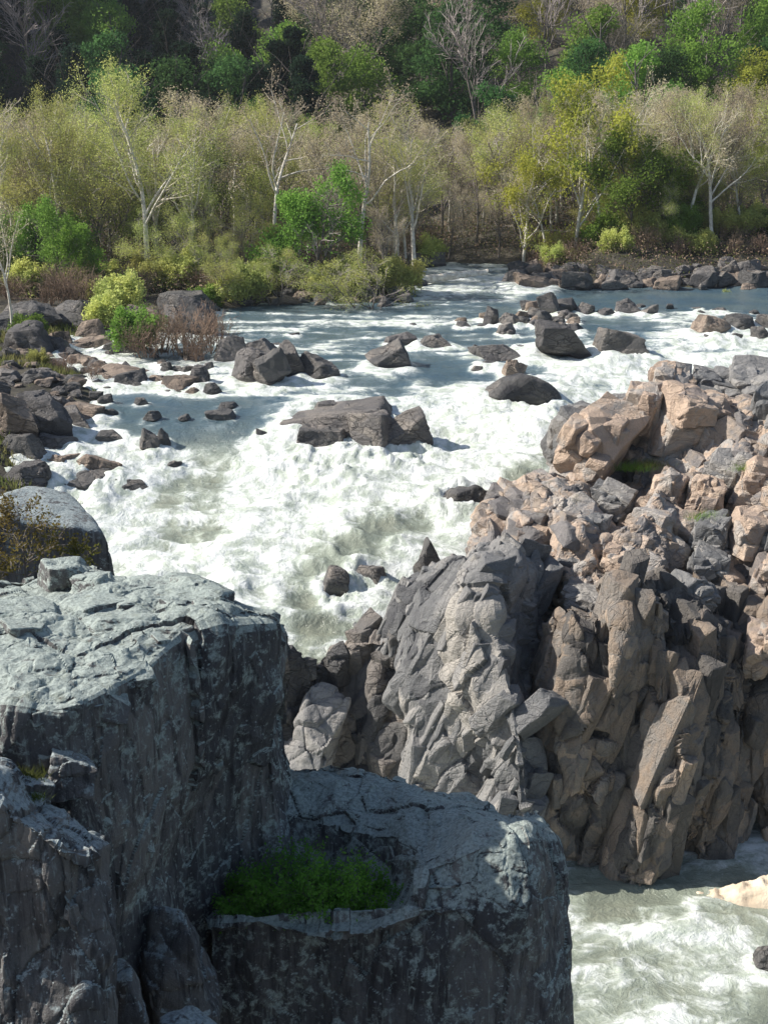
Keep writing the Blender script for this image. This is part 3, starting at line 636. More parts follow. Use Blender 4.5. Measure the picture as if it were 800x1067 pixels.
    for (px, py, w, h, D, dep, roll, yaw, mt, pl) in CR:
        p = at(px, py, D); t = D / ray(px, py)[1]; W = w / F_PX * t * 1.06; H = h / F_PX * t * 1.08
        P, F, ti = cluster(rng, W * .62, dep * .7, H * .66, 26, (rng.uniform(-.15, .15) + .15, roll, -yaw))
        n = names[mt]
        me = new_mesh(n, P + p, F, [M[mt]], attrs={'tint': ti, 'wet': ti * 0}); attach(obj(n, me))
    # pale stone at the foot of the falls, in the spray
    for (px, py, w, h, D, dep, nm, lab) in [(322,765,82,92,50.5,3.,'wet_boulder','pale sunlit boulder at the foot of the falls, seen above the shrub ledge')]:
        p = at(px, py, D); t = D / ray(px, py)[1]
        P, F, ti = chunk(rng, w / F_PX * t, dep, h / F_PX * t * 1.6, 6, 8, .8, 26, (.1, .4, -.6), .08, .12); P = P + p - np.array([0, 0, h / F_PX * t * .3])
        o = obj(nm, new_mesh(nm, P, F, [M['grey']], attrs={'tint': ti + .2, 'wet': ti * 0})); tag(o, lab, 'boulder')
    P, F, ti = chunk(rng, 1.5, 1.5, 3.4, 5, 7, .9, 40, (.1, .35, -.3), .03, .06); P += at(447, 590, 57.2) - np.array([0, 0, .35])
    tag(obj('wet_boulder', new_mesh('wet_boulder', P, F, [M['river_dark']], attrs={'tint': ti, 'wet': ti * 0 + .2})), 'dark upright stone with splash at its side, behind the top of the grey buttress', 'boulder')
    # sand coloured foam bank
    u = np.linspace(0, 1, 90); v = np.linspace(0, 1, 26); U, V = np.meshgrid(u, v)
    a = atz(712, 906, -27); b = atz(980, 912, -27); X = a[0] + (b[0] - a[0]) * U; Y = 44.6 - .6 * U + 3.2 * (V - .35) * (.35 + U)
    Z = -27.15 + 1.15 * np.sin(np.pi * np.clip(V, 0, 1)) ** .8 * np.clip(U * 3, 0, 1) ** .8 * .75
    P = np.stack([X, Y, Z], 2).reshape(-1, 3); P[:, 2] += .34 * ridged(P * 1.9, 5, 4, .62) * np.sin(np.pi * V.ravel())
    me = new_mesh('foam', P, grid_faces(26, 90), [M['tanfoam']], smooth=True); tag(obj('foam', me), 'heaped cream and tan river foam against the foot of the cliff, right edge', 'foam', kind='stuff')

# ------------------------------------------------------------------ foreground rocks, lower left
def wall(top, steps):
    """rows from the base up to the top edge; steps = (dx, dy, dz) from the edge"""
    return [[p + np.array(s) for p in top] for s in steps]
def build_foreground():
    oc = [((.9,1.,2.4),(.1,.1,.9),.05,.8,.5),((.3,.3,.7),(.1,.1,.3),.016,1.,.5)]
    # big lichen covered block
    E = [(-420,700,14.5),(-120,728,14.2),(0,735,14),(66,744,13.9),(110,722,14.4),(150,700,15.0),(184,668,16.0),(230,660,16.5),(281,655,17.0),(296,665,18.2)]
    edge = [at(*p) for p in E]
    rows = wall(edge, [(0, 0, -7), (0, 0, -5.5), (0, 0, -4), (0.03, 0, -2), (.0, .0, -.7)])
    rows = [[p + np.array([0.02 * i, -.02 * i, 0]) for p in r] for i, r in zip((6, 5, 4, 2, 1), rows)]
    rows.append(edge)
    rows.append([at(*p) for p in [(-420,660,15.5),(-120,672,15.3),(0,678,15.1),(66,685,15.2),(110,678,15.5),(150,668,15.9),(190,650,16.5),(235,646,16.9),(281,650,17.4),(296,662,18.4)]])
    rows.append([at(*p) for p in [(-420,620,17),(-120,630,16.9),(0,632,16.7),(66,630,16.9),(110,628,17),(150,632,17.1),(190,637,17.3),(235,640,17.5),(278,650,17.8),(296,660,18.6)]])
    rows.append([at(*p) for p in [(-420,590,18.6),(-120,600,18.6),(-10,600,18.5),(40,600,18.6),(80,592,18.9),(130,600,18.6),(175,610,18.4),(225,630,18.3),(274,648,18.4),(296,660,18.8)]])
    rows.append([at(*p) for p in [(-420,590,19.4),(-120,600,19.4),(-10,600,19.3),(40,600,19.4),(80,592,19.7),(130,600,19.6),(175,610,19.4),(225,630,19.2),(274,650,19),(296,661,19.1)]])
    rows.append(lower(rows[-1], -9, .6))
    o = mass('cliff_block', rows, .021, oc, M['fore'], blocks=(110,(.5,.4,.2),(.05,.04,.5),.38,(.30,.82),(.3,.97)), facets=[((2.,2.,3.),(.1,.15,.4),.26),((.8,.7,1.4),(.1,.1,.9),.12),((.28,.28,.6),(.05,.1,.3),.045),((.1,.1,.2),(.05,.1,.3),.02)], seed=21, blur=2, fine=.02); tag(o, 'big flat topped lichen covered rock block at left with a sheer dark face', 'rock outcrop')
    # knobs on its far rim
    rng = np.random.default_rng(3)
    for (px, py, w, h, D, dep, n) in [(62,604,60,34,18.5,.8,3),(100,612,50,24,18,.7,4),(185,625,120,34,17.8,1.4,4),(20,640,90,24,16.6,.9,4),(120,655,90,22,16.2,.8,4)]:
        p = at(px, py, D); t = D / ray(px, py)[1]
        P, F, ti = chunk(rng, w / F_PX * t, dep, h / F_PX * t * 1.3, 5, 8, .6, 14, (.1, .1, rng.uniform(0, 3)), .08, .07)
        q = obj('raised_slab', new_mesh('raised_slab', P + p, F, [M['fore']], attrs={'tint': ti, 'wet': ti * 0})); q.parent = o
    # lower block with the shrub ledge
    r0 = [(216,952,15.6),(260,952,15.5),(340,956,15.3),(410,950,15.2),(450,944,15.2),(500,944,15.3),(545,946,15.6),(574,950,16.4),(566,930,18.5)]
    top_edge = [(232,944,15.9),(262,944,15.8),(340,946,15.6),(408,940,15.5)]
    L = lambda pts: [at(*p) for p in pts]
    b = L([(216,958,15.6),(260,956,15.5),(340,956,15.3),(400,952,15.2),(440,950,15.2),(500,950,15.3),(550,950,15.7),(578,955,16.5),(570,940,18.6)])
    rows = [[p + np.array([.06, -.1, -6]) for p in b], [p + np.array([.30 if i > 5 else .02, -.1, -2.3]) for i, p in enumerate(b)], [p + np.array([.22 if i > 5 else .01, -.06, -1.3]) for i, p in enumerate(b)], b]
    rows.append(L([(216,944,16.0),(262,942,16.2),(340,942,16.1),(402,935,15.8),(432,925,15.35),(500,918,15.5),(552,912,15.9),(572,915,16.7),(566,905,18.6)]))
    rows.append(L([(214,930,16.8),(262,915,17.0),(340,915,17),(400,910,16.6),(430,900,15.6),(500,882,15.8),(548,878,16.1),(566,880,16.9),(560,885,18.7)]))
    rows.append(L([(214,868,17.2),(256,862,17.4),(330,885,17.3),(392,898,16.8),(430,887,15.9),(490,868,16.1),(545,862,16.5),(560,866,17.2),(558,872,18.8)]))
    rows.append(L([(214,835,17.5),(256,835,17.6),(330,858,17.4),(392,868,17.),(430,866,16.6),(485,850,16.7),(535,856,17),(556,862,17.4),(556,868,18.9)]))
    rows.append(L([(214,815,18.2),(262,812,18.2),(330,815,18),(392,825,17.8),(430,832,17.5),(478,838,17.4),(530,855,17.3),(552,862,17.6),(556,868,19)]))
    rows.append(L([(214,800,18.8),(280,797,18.8),(335,792,18.8),(385,800,18.4),(430,815,18.1),(478,832,17.9),(528,853,17.7),(550,862,17.9),(556,869,19.1)]))
    rows.append(L([(214,800,19.6),(280,798,19.6),(335,793,19.6),(385,801,19.2),(430,816,18.9),(478,833,18.7),(528,854,18.6),(550,863,18.7),(556,870,19.3)]))
    rows.append(lower(rows[-1], -12, .4))
    o = mass('shrub_ledge', rows, .021, oc, M['fore'], facets=[((2.,2.,3.),(.1,.15,.4),.26),((.8,.7,1.4),(.1,.1,.9),.12),((.28,.28,.6),(.05,.1,.3),.045),((.1,.1,.2),(.05,.1,.3),.02)], seed=33, blur=1, fine=.02); tag(o, 'rounded blue grey rock in the middle foreground carrying a green shrub on its ledge', 'rock outcrop')
    # flake splitting off its right flank
    for (px, py, w, h, D, dep) in [(560,1010,64,120,16.,1.2)]:
        p = at(px, py, D); t = D / ray(px, py)[1]
        P, F, ti = chunk(rng, w / F_PX * t, dep, h / F_PX * t * 1.5, 6, 6, .8, 20, (.0, -.15, -.2), .05, .05)
        q = obj('flake', new_mesh('flake', P + p - np.array([0, 0, .25]), F, [M['fore']], attrs={'tint': ti, 'wet': ti * 0})); q.parent = o
    # stepped ledge at the very left
    E = [(-400,800,12.6),(-60,812,12.2),(0,838,12.0),(40,868,11.9),(70,884,11.9),(100,888,12.1),(112,880,12.8)]
    edge = L(E); rows = [[p + np.array([.08, -.1, -6]) for p in edge], [p + np.array([.05, -.06, -1.6]) for p in edge], [p + np.array([.02, -.03, -.6]) for p in edge], edge]
    rows.append(L([(-400,790,13.2),(-60,800,12.9),(0,806,12.8),(36,834,12.7),(66,855,12.7),(96,868,12.8),(110,872,13.3)]))
    rows.append(L([(-400,780,14.2),(-60,790,14),(0,796,13.8),(34,808,13.8),(62,835,13.8),(92,856,13.8),(108,868,13.9)]))
    rows.append(lower(rows[-1], -9, .3))
    o = mass('stepped_ledge', rows, .019, [((.5,.5,1.),(.1,.1,.9),.05,.9,.7),((.18,.18,.4),(.1,.1,.3),.014,1.,.6)], M['fore_dark'], facets=[((1.2,1.2,2.),(.1,.15,.4),.2),((.5,.5,1.2),(.1,.1,.9),.08),((.2,.2,.4),(.05,.1,.3),.03)], seed=41, blur=2, fine=.015)
    tag(o, 'dark stepped rock ledge in the bottom left corner with small pale sunlit tops', 'rock outcrop')
    for (px, py, w, h, D, dep) in [(75,800,60,50,13.9,.5),(28,830,60,56,12.8,.5)]:
        p = at(px, py, D); t = D / ray(px, py)[1]
        P, F, ti = chunk(rng, w / F_PX * t, dep, h / F_PX * t, 5, 8, .7, 24, (.1, .2, .5), .06, .08)
        q = obj('step', new_mesh('step', P + p, F, [M['fore_dark']], attrs={'tint': ti, 'wet': ti * 0})); q.parent = o
    # stumps of rock in the gap
    for i, (px, py, w, h, D, dep, lab) in enumerate([(132,1070,72,170,13.4,.9,'low dark rock stump with pale lichen rings in the gap at the bottom left'),
            (185,1030,84,220,14.6,1.,'pitted dark rock stump between the sheer face and the shrub ledge'),(204,1075,74,60,12.6,.8,'small bluish lit rock top at the bottom edge below the stumps')]):
        p = at(px, py, D); t = D / ray(px, py)[1]
        P, F, ti = chunk(rng, w / F_PX * t, dep, h / F_PX * t, 6, 7, .9, 22, (.05, .05, .3), .06, .06)
        tag(obj('rock_stump', new_mesh('rock_stump', P + p - np.array([0, 0, .1]), F, [M['fore_dark']], attrs={'tint': ti, 'wet': ti * 0})), lab, 'rock')
    # dark boulder behind, at the left edge
    p = at(20, 588, 32); t = 32 / ray(20, 588)[1]
    P, F, ti = chunk(np.random.default_rng(11), 230 / F_PX * t, 5, 170 / F_PX * t, 6, 3, .95, 18, (.05, .1, .2), .04, .03)
    tag(obj('large_boulder', new_mesh('large_boulder', P + p, F, [M['fore_dark']], attrs={'tint': ti, 'wet': ti * 0})), 'dark rounded boulder at the left edge behind the small cedar, above the flat topped block', 'boulder')
# ------------------------------------------------------------------ stones in and beside the river
def build_river_rocks():
    rng = np.random.default_rng(77); RD, RM, RT = M['river_dark'], M['river_mid'], M['river_tan']
    def rock(px, py, w, h, m, label=None, group=None, dep=.8, planes=8, boxy=.7, soft=80, rot=None, name=None, sub=None, frac=.1, foam=True, sink=.2, taper=.22):
        P0 = surf(px, py); t = P0[1] / ray(px, py)[1]; W = w / F_PX * t; H = h / F_PX * t
        if sub is None: sub = 5 if w > 26 else 4 if w > 10 else 3
        d = W * dep
        if rot is None: rot = (rng.uniform(-.15, .15), rng.uniform(-.25, .25), rng.uniform(-.5, .5))
        P, F, ti = chunk(rng, W * 1.1, d, H * (1.06 + sink), sub, planes, boxy, soft, rot, .02, frac * .6 if w > 14 else .02)
        zz = P[:, 2:3] / max(1e-6, P[:, 2].max()); P[:, :2] *= 1 - taper * zz; P[:, 0] *= W * 1.1 / (P[:, 0].max() - P[:, 0].min())
        c = P0 + np.array([0, d * .42, H * (1 - sink) / 2])
        wet = np.clip(1 - (P[:, 2] + H * (1 + sink) / 2 - H * sink) / max(.28, H * .38), 0, 1)
        n = name or ('boulder' if w > 16 else 'stone')
        o = obj(n, new_mesh(n, P, F, [m], attrs={'tint': ti, 'wet': wet}), loc=c)
        tag(o, label, 'boulder' if w > 16 else 'stone', group)
        if foam and w > 9: BOULDERS.append((c[0], c[1], P0[2], max(W, d) / 2, H))
        return o
    r = rock
    # mid river, right
    r(595,377,76,40,RM,'big blocky grey boulder in mid river, the larger left half of a split pair',dep=.6,planes=1,boxy=1,soft=60,rot=(.0,-.02,.12),sink=.55,taper=.12)
    r(647,376,52,32,RD,'low dark wedge of rock against the right side of the big blocky boulder',dep=.8,planes=2,boxy=1,soft=60,rot=(.03,.2,.15),taper=.08)
    r(543,428,84,35,RD,'wet black domed boulder with water sliding past in the centre of the river',dep=.8,planes=4,soft=4.5,rot=(0,.1,0),frac=.07)
    r(537,396,28,19,RT,'small brown pointed rock right behind the wet black domed boulder',planes=4,boxy=.9)
    r(404,385,46,30,RD,'dark tilted rock with a raised left slab, left of the river centre',planes=4,rot=(.1,-.35,.2))
    r(418,362,34,14,RM,'flat grey slab leaning on the back of the dark tilted rock',planes=4)
    r(452,364,38,13,RD,'low dark rock just right of the dark tilted rock',planes=5)
    r(518,377,60,17,RM,'long low grey rock between the dark tilted rock and the big split boulder',planes=5)
    r(508,384,24,7,RD,'thin dark slab awash in front of the long low grey rock',planes=4)
    r(497,388,16,6,RD,'tiny black rock awash beside the thin dark slab',planes=4)
    # slab island above the falls
    r(418,477,62,50,RM,'square sided grey rock at the right end of the ledge over the white falls',dep=.9,planes=2,boxy=1,soft=40,rot=(.03,.05,.35))
    r(382,478,70,44,RM,'dark block joined to the square sided rock over the falls',dep=1,planes=3,boxy=1,soft=36,rot=(.0,.0,.1))
    r(350,458,118,30,RM,'flat topped grey slab stretching left from the square sided rock',dep=.9,planes=1,boxy=1,soft=50,rot=(.02,-.03,.08))
    r(335,474,52,26,RD,'dark wet rock face under the flat topped slab where water pours over',planes=4)
    r(340,432,30,12,RM,'small raised knob on the far side of the flat topped slab',planes=5)
    r(318,442,34,10,RD,'thin dark flake at the left tip of the flat topped slab',planes=4)
    r(274,461,18,13,RD,'small black rock on the lip of the falls, left of the slab ledge',planes=5)
    # below
    r(487,534,56,26,RD,'low black rock group in the rapids beside the upper end of the right cliff',planes=9,boxy=.3)
    r(470,526,40,14,RD,'flat black rock leaning on the left of the low black rock group',planes=9,boxy=.3)
    r(500,522,30,10,RD,'small black slab behind the low black rock group',planes=4)
    r(349,622,36,30,RD,'half drowned dark rock with white water pouring round it in the lower rapids',planes=6,soft=12,sink=.5)
    r(383,612,40,20,RD,'drowned rock under glassy water right of the half drowned dark rock',planes=5,soft=10,sink=.6)
    r(801,1016,32,27,RD,'lone black rock in the lower pool at the right edge',planes=6)
    # right of the river
    r(742,352,42,22,RT,'tan rounded rock in the white water near the right edge',planes=7,soft=14)
    r(770,346,34,16,RD,'dark flat rock just right of the tan rounded rock',planes=5)
    r(740,358,22,8,RD,'little dark stone in front of the tan rounded rock',planes=5)
    r(765,357,16,9,RD,'little dark stone in front of the dark flat rock',planes=5)
    r(792,357,20,16,RD,'dark pointed stone at the right edge above the cliff',planes=5)
    r(800,345,24,16,RM,'grey stone at the right edge behind the dark pointed stone',planes=6)
    # island with brush on the left
    r(330,398,42,28,RD,'dark smooth rock at the right tip of the brushy rock island',planes=5,rot=(.1,.3,.2))
    r(300,396,40,38,RD,'dark steep rock second from the right tip of the brushy island',planes=4,rot=(.1,-.4,.4))
    r(283,405,36,40,RD,'dark slanted slab rising in the middle of the brushy island end',planes=4,rot=(.1,-.6,.4))
    r(262,402,44,36,RM,'grey steep rock left of the dark slanted slab',planes=6)
    r(272,378,44,24,RM,'grey rounded rock on top of the brushy island end',planes=6)
    r(240,380,34,28,RM,'grey rock among the brown brush of the island',planes=6)
    r(238,372,16,18,RT,'pale stone beside the brown brush of the island',planes=6)
    r(203,352,36,40,RM,'tall grey boulder at the top of the brushy island',planes=6,soft=14)
    r(180,352,36,34,RM,'grey slanting boulder left of the tall grey one on the brushy island',planes=5)
    r(148,352,56,30,RT,'pale tan boulder behind the green bush of the brushy island',planes=8,soft=12)
    r(92,357,34,24,RT,'round tan boulder on the left bank below the trees',planes=9,soft=10)
    r(92,366,58,14,RT,'flat layered ledge under the round tan boulder',planes=3,boxy=1)
    r(128,372,46,14,RM,'flat grey stone right of the layered ledge',planes=4)
    r(62,366,30,20,RT,'blocky tan stone left of the layered ledge',planes=6)
    r(26,372,56,34,RM,'wide grey boulder on the left bank under the bare white sapling',planes=8)
    r(55,372,34,20,RD,'dark stone between the wide grey boulder and the blocky tan stone',planes=6)
    r(30,345,70,28,RD,'dark rock shelf in the shade of the left trees',planes=6)
    r(80,340,60,26,RD,'dark rock shelf behind the round tan boulder',planes=6)
    r(190,330,60,22,RD,'dark rocks under the bushes behind the brushy island',planes=6)
    r(188,408,40,14,RT,'flat brown stone between two white chutes on the left',planes=4)
    r(205,403,30,20,RM,'grey stone by the left white chutes',planes=6)
    r(165,402,34,10,RT,'low tan slab upstream of the flat brown stone',planes=4)
    r(120,398,60,14,RT,'long tan slab on the left shore between grass and stream',planes=4)
    r(135,405,36,18,RD,'dark rounded stone at the right end of the long tan slab',planes=7)
    # left shore foreground group
    r(42,458,62,46,RM,'big grey boulder with a dark front on the left shore',planes=6,boxy=.8,rot=(.1,.1,.4))
    r(6,460,60,48,RT,'big tan boulder at the left edge beside the grey one',planes=7,rot=(.1,.3,.2))
    r(-24,430,70,30,RM,'grey boulder leaving the frame at the left edge',planes=7)
    r(38,420,28,12,RD,'dark stone resting on top of the big grey boulder',planes=5)
    r(75,452,50,24,RM,'ribbed grey ledge running right from the big grey boulder',planes=4)
    r(86,440,40,18,RT,'brown grass edged ledge above the ribbed grey one',planes=4)
    r(48,476,60,20,RM,'pale grey wet stone below the big grey boulder',planes=6)
    r(22,482,46,28,RD,'dark stone at the left edge below the big tan boulder',planes=6)
    r(52,494,60,18,RT,'low brown slab on the left shore above the tan boulder',planes=4)
    r(98,500,60,24,RT,'sunlit tan boulder at the water on the left shore',planes=6,boxy=.8,rot=(.05,.15,.2))
    r(64,498,50,22,RT,'brown boulder just left of the sunlit tan one',planes=6)
    r(90,518,70,22,RD,'dark flat boulder in front of the sunlit tan one',planes=6)
    r(126,517,50,14,RD,'dark slab reaching into the rapids from the left shore',planes=5)
    r(24,510,56,26,RM,'grey boulder at the left edge above the dark rounded one',planes=7)
    r(154,475,26,27,RD,'dark split rock, left half, over the small left fall',planes=4,rot=(0,.3,.3))
    r(168,470,20,24,RD,'dark split rock, right half, over the small left fall',planes=4,rot=(0,-.2,.3))
    r(114,462,30,12,RD,'low dark triangular stone in the calm water above the small left fall',planes=4)
    r(181,494,18,12,RD,'small black stone in the white water below the small left fall',planes=6)
    r(158,440,20,11,RD,'small black stone, left of a pair in calm water above the falls',planes=5)
    r(190,440,16,8,RD,'small black stone, right of a pair in calm water above the falls',planes=5)
    r(228,440,32,11,RD,'low dark rock with two humps in calm water above the falls',planes=5)
    r(236,429,24,8,RD,'flat dark slab behind the two humped low rock',planes=4)
    r(147,424,17,9,RD,'small black stone upstream of the pair in calm water',planes=5)
    r(112,436,24,9,RD,'low dark stone off the ribbed grey ledge',planes=5)
    # rubble islands further up
    g = 'stones of the rubble island in mid river'
    r(570,330,26,24,RM,'tall grey block standing in the rubble island in mid river',planes=4)
    r(590,329,26,17,RD,'dark block right of the tall grey block in the rubble island',planes=5)
    r(610,329,24,13,RM,'low grey block at the right end of the rubble island',planes=5)
    for q in range(46):
        x = rng.uniform(522, 602); y = 352 - (x - 522) * .1 * rng.uniform(0, 1) - rng.uniform(0, 34) * (1 - abs(x - 560) / 60)
        s = rng.uniform(7, 20)
        r(x, y, s, s * rng.uniform(.45, .8), [RM, RD, RT][q % 3], ['grey', 'dark', 'tan'][q % 3] + ' angular stone in the rubble island left of the tall grey block', g)
    r(512,340,16,20,RM,'upright grey stone at the left end of the upstream stone row',planes=4)
    for q in range(9):
        r(rng.uniform(478, 520), rng.uniform(334, 344), rng.uniform(8, 16), rng.uniform(4, 9), [RM, RT][q % 2], ['grey', 'tan'][q % 2] + ' low stone beside the upright grey stone upstream', 'low stones by the upright stone')
    for q, (x, y, w, h, c, l) in enumerate([(655,328,28,15,RM,'dark humped rock in the row across the calm upper river'),(632,330,22,8,RM,'low flat rock left of the humped rock in the upper river row'),(678,330,18,12,RD,'dark rock right of the humped rock in the upper river row'),
         (698,323,9,6,RD,'tiny dark stone nearest the right end of the upper river row'),(668,322,10,5,RD,'tiny stone behind the humped rock of the upper river row')]): r(x, y, w, h, c, l, planes=5)
    for q in range(22):
        x, y = [(rng.uniform(470, 600), rng.uniform(348, 372)), (rng.uniform(700, 800), rng.uniform(322, 334)), (rng.uniform(240, 470), rng.uniform(335, 368))][q % 3]
        r(x, y, rng.uniform(5, 14), rng.uniform(2.5, 5), RD, 'small dark stone awash in the ' + ['middle', 'right', 'left'][q % 3] + ' of the upper river', 'small stones awash in the upper river')
    # far right bank: band of red, tan and grey rubble
    for q in range(112):
        x = rng.uniform(535, 830); y = rng.uniform(0, 1); top = 277 + 10 * abs(math.sin(x / 60)); yy = 304 - y * (304 - top) * .85
        s = rng.uniform(9, 34) * (1.15 - .5 * y); ci = int(rng.choice(3, p=[.4, .17, .43])); wh = ['near the dead log', 'in the middle', 'near the right edge'][min(2, int((x - 535) / 95))]
        r(x, yy, s, s * rng.uniform(.4, .75), [RM, RD, RT][ci], ['grey', 'dark', 'reddish tan'][ci] + ' angular rock in the far bank rubble, ' + wh, 'rubble along the far right bank', foam=False)
    r(556,302,44,16,RT,'reddish tan rock at the left end of the far bank rubble',planes=5)
    r(780,296,44,24,RM,'large grey rock at the right end of the far bank rubble',planes=5)
    for q in range(44):
        x = rng.uniform(200, 440); yy = 318 + rng.uniform(-12, 3) - (x > 425) * 12
        s = rng.uniform(7, 26); ci = q % 3
        r(x, yy, s, s * rng.uniform(.35, .6), [RM, RD, RT][ci], ['grey', 'dark', 'tan'][ci] + ' stone on the far left shore under the bushes', 'stones along the far left shore', foam=False)
    for q in range(130):
        x = rng.uniform(-30, 225); yy = rng.uniform(350, 512) if q < 60 else rng.uniform(362, 425)
        if x > 150 and yy > 415: continue
        if yy > 415 and x > 110: continue
        s = rng.uniform(6, 20) ; ci = q % 3
        r(x, yy, s, s * rng.uniform(.4, .7), [RM, RD, RT][ci], ['grey', 'dark', 'tan'][ci] + [' stone strewn on the left shore by the streams', ' stone strewn on the left shore near the big boulders'][yy > 420], 'loose stones on the left shore')
    for q in range(46):
        x = rng.uniform(-10, 105); yy = rng.uniform(370, 404); s = rng.uniform(9, 26); ci = q % 3
        r(x, yy, s, s * rng.uniform(.3, .55), [RM, RD, RT][ci], ['grey', 'dark', 'tan'][ci] + ' stone half sunk in the grassy left shore', 'stones half sunk in the grassy left shore', foam=False)
    # rocks behind among the trees
    for q, (x, y, w, h, l) in enumerate([(435,262,34,14,'grey rock outcrop half hidden among the trees left of the dead log'),(440,274,50,14,'grey rock ledge under the half hidden outcrop'),(160,258,20,8,'pale rock at the foot of the tall white trunk')]):
        r(x, y + 4, w, h, RM, l, planes=5, foam=False)
    # dead log across the chute
    a, b = at(436, 292, 126), at(508, 283, 128); n = 24; k = 10; V = []
    for i in range(n):
        t = i / (n - 1); c = a * (1 - t) + b * t; rad = .42 * (1 - .45 * t) * (1 + .1 * math.sin(i * 1.7))
        for j in range(k):
            an = 2 * math.pi * j / k; V.append(c + np.array([0, math.cos(an), math.sin(an)]) * rad)
    V = np.array(V); V += .06 * fbm(V * 2, 3, 4)[:, None]
    F = [[i * k + j, i * k + (j + 1) % k, (i + 1) * k + (j + 1) % k, (i + 1) * k + j] for i in range(n - 1) for j in range(k)]
    caps = np.array([[0, j, j + 1] for j in range(1, k - 1)] + [[(n - 1) * k, (n - 1) * k + j + 1, (n - 1) * k + j] for j in range(1, k - 1)])
    tag(obj('dead_log', new_mesh('dead_log', V, [np.array(F), caps], [M['bark_white']], smooth=True)), 'bleached dead log lying over the white chute at the far bank', 'log')
# ------------------------------------------------------------------ trees and shrubs
def tubes(segs, k):
    """segs: list of (points (n,3), radii (n)) -> verts, quads"""
    V = []; Fq = []; off = 0
    for pts, rad in segs:
        n = len(pts); d = np.gradient(pts, axis=0); d /= np.maximum(np.linalg.norm(d, axis=1, keepdims=True), 1e-9)
        ref = np.array([.31, .87, .2]); a = np.cross(d, ref); a /= np.maximum(np.linalg.norm(a, axis=1, keepdims=True), 1e-9); b = np.cross(d, a)
        an = np.arange(k) * 2 * np.pi / k
        ring = pts[:, None] + rad[:, None, None] * (np.cos(an)[None, :, None] * a[:, None] + np.sin(an)[None, :, None] * b[:, None])
        V.append(ring.reshape(-1, 3)); i = np.arange(n - 1)[:, None] * k + np.arange(k)[None]; j = np.arange(n - 1)[:, None] * k + (np.arange(k)[None] + 1) % k
        Fq.append(np.stack([i, j, j + k, i + k], 2).reshape(-1, 4) + off); off += n * k
    if not V: return np.zeros((0, 3)), np.zeros((0, 4), int)
    return np.vstack(V), np.vstack(Fq)
def grow(rng, p, d, L, rad, lvl, maxl, out, spread, nb, wob=.12, up=.06, taper=.25, first=.3):
    n = 7 if lvl < 2 else 4
    pts = [p]; dd = d.copy()
    for i in range(n):
        dd = dd + rng.normal(0, wob, 3) + np.array([0, 0, up]); dd /= np.linalg.norm(dd); pts.append(pts[-1] + dd * L / n)
    pts = np.array(pts); rr = rad * np.linspace(1, taper, n + 1) ** .9
    out.append((lvl, pts, rr))
    if lvl >= maxl: return
    m = nb[lvl]
    for q in range(m):
        t = first + (1 - first) * (q + rng.uniform(.1, .9)) / m if lvl == 0 else .15 + .85 * (q + rng.uniform(0, 1)) / m
        x = t * n; i = min(int(x), n - 1); pos = pts[i] + (pts[i + 1] - pts[i]) * (x - i); ax = pts[i + 1] - pts[i]; ax /= np.linalg.norm(ax)
        s = np.cross(ax, rng.normal(0, 1, 3)); s /= np.linalg.norm(s); an = spread[lvl] * rng.uniform(.7, 1.25)
        nd = ax * math.cos(an) + s * math.sin(an)
        ln = L * (.62 if lvl == 0 else .55) * (1.15 - .65 * t) * rng.uniform(.75, 1.2)
        grow(rng, pos, nd, ln, rr[i] * .55, lvl + 1, maxl, out, spread, nb, wob * 1.25, up, taper)
def leaf_quads(rng, centers, n, size, jit):
    c = np.repeat(centers, n, 0) + rng.normal(0, jit, (len(centers) * n, 3)); k = len(c)
    u = rng.normal(0, 1, (k, 3)); u /= np.linalg.norm(u, axis=1, keepdims=True); v = np.cross(u, rng.normal(0, 1, (k, 3))); v /= np.linalg.norm(v, axis=1, keepdims=True)
    s = size * rng.uniform(.6, 1.3, (k, 1)); a = u * s; b = v * s * .6
    V = np.stack([c - a, c + b, c + a, c - b], 1).reshape(-1, 3); F = np.arange(k * 4).reshape(-1, 4); return V, F
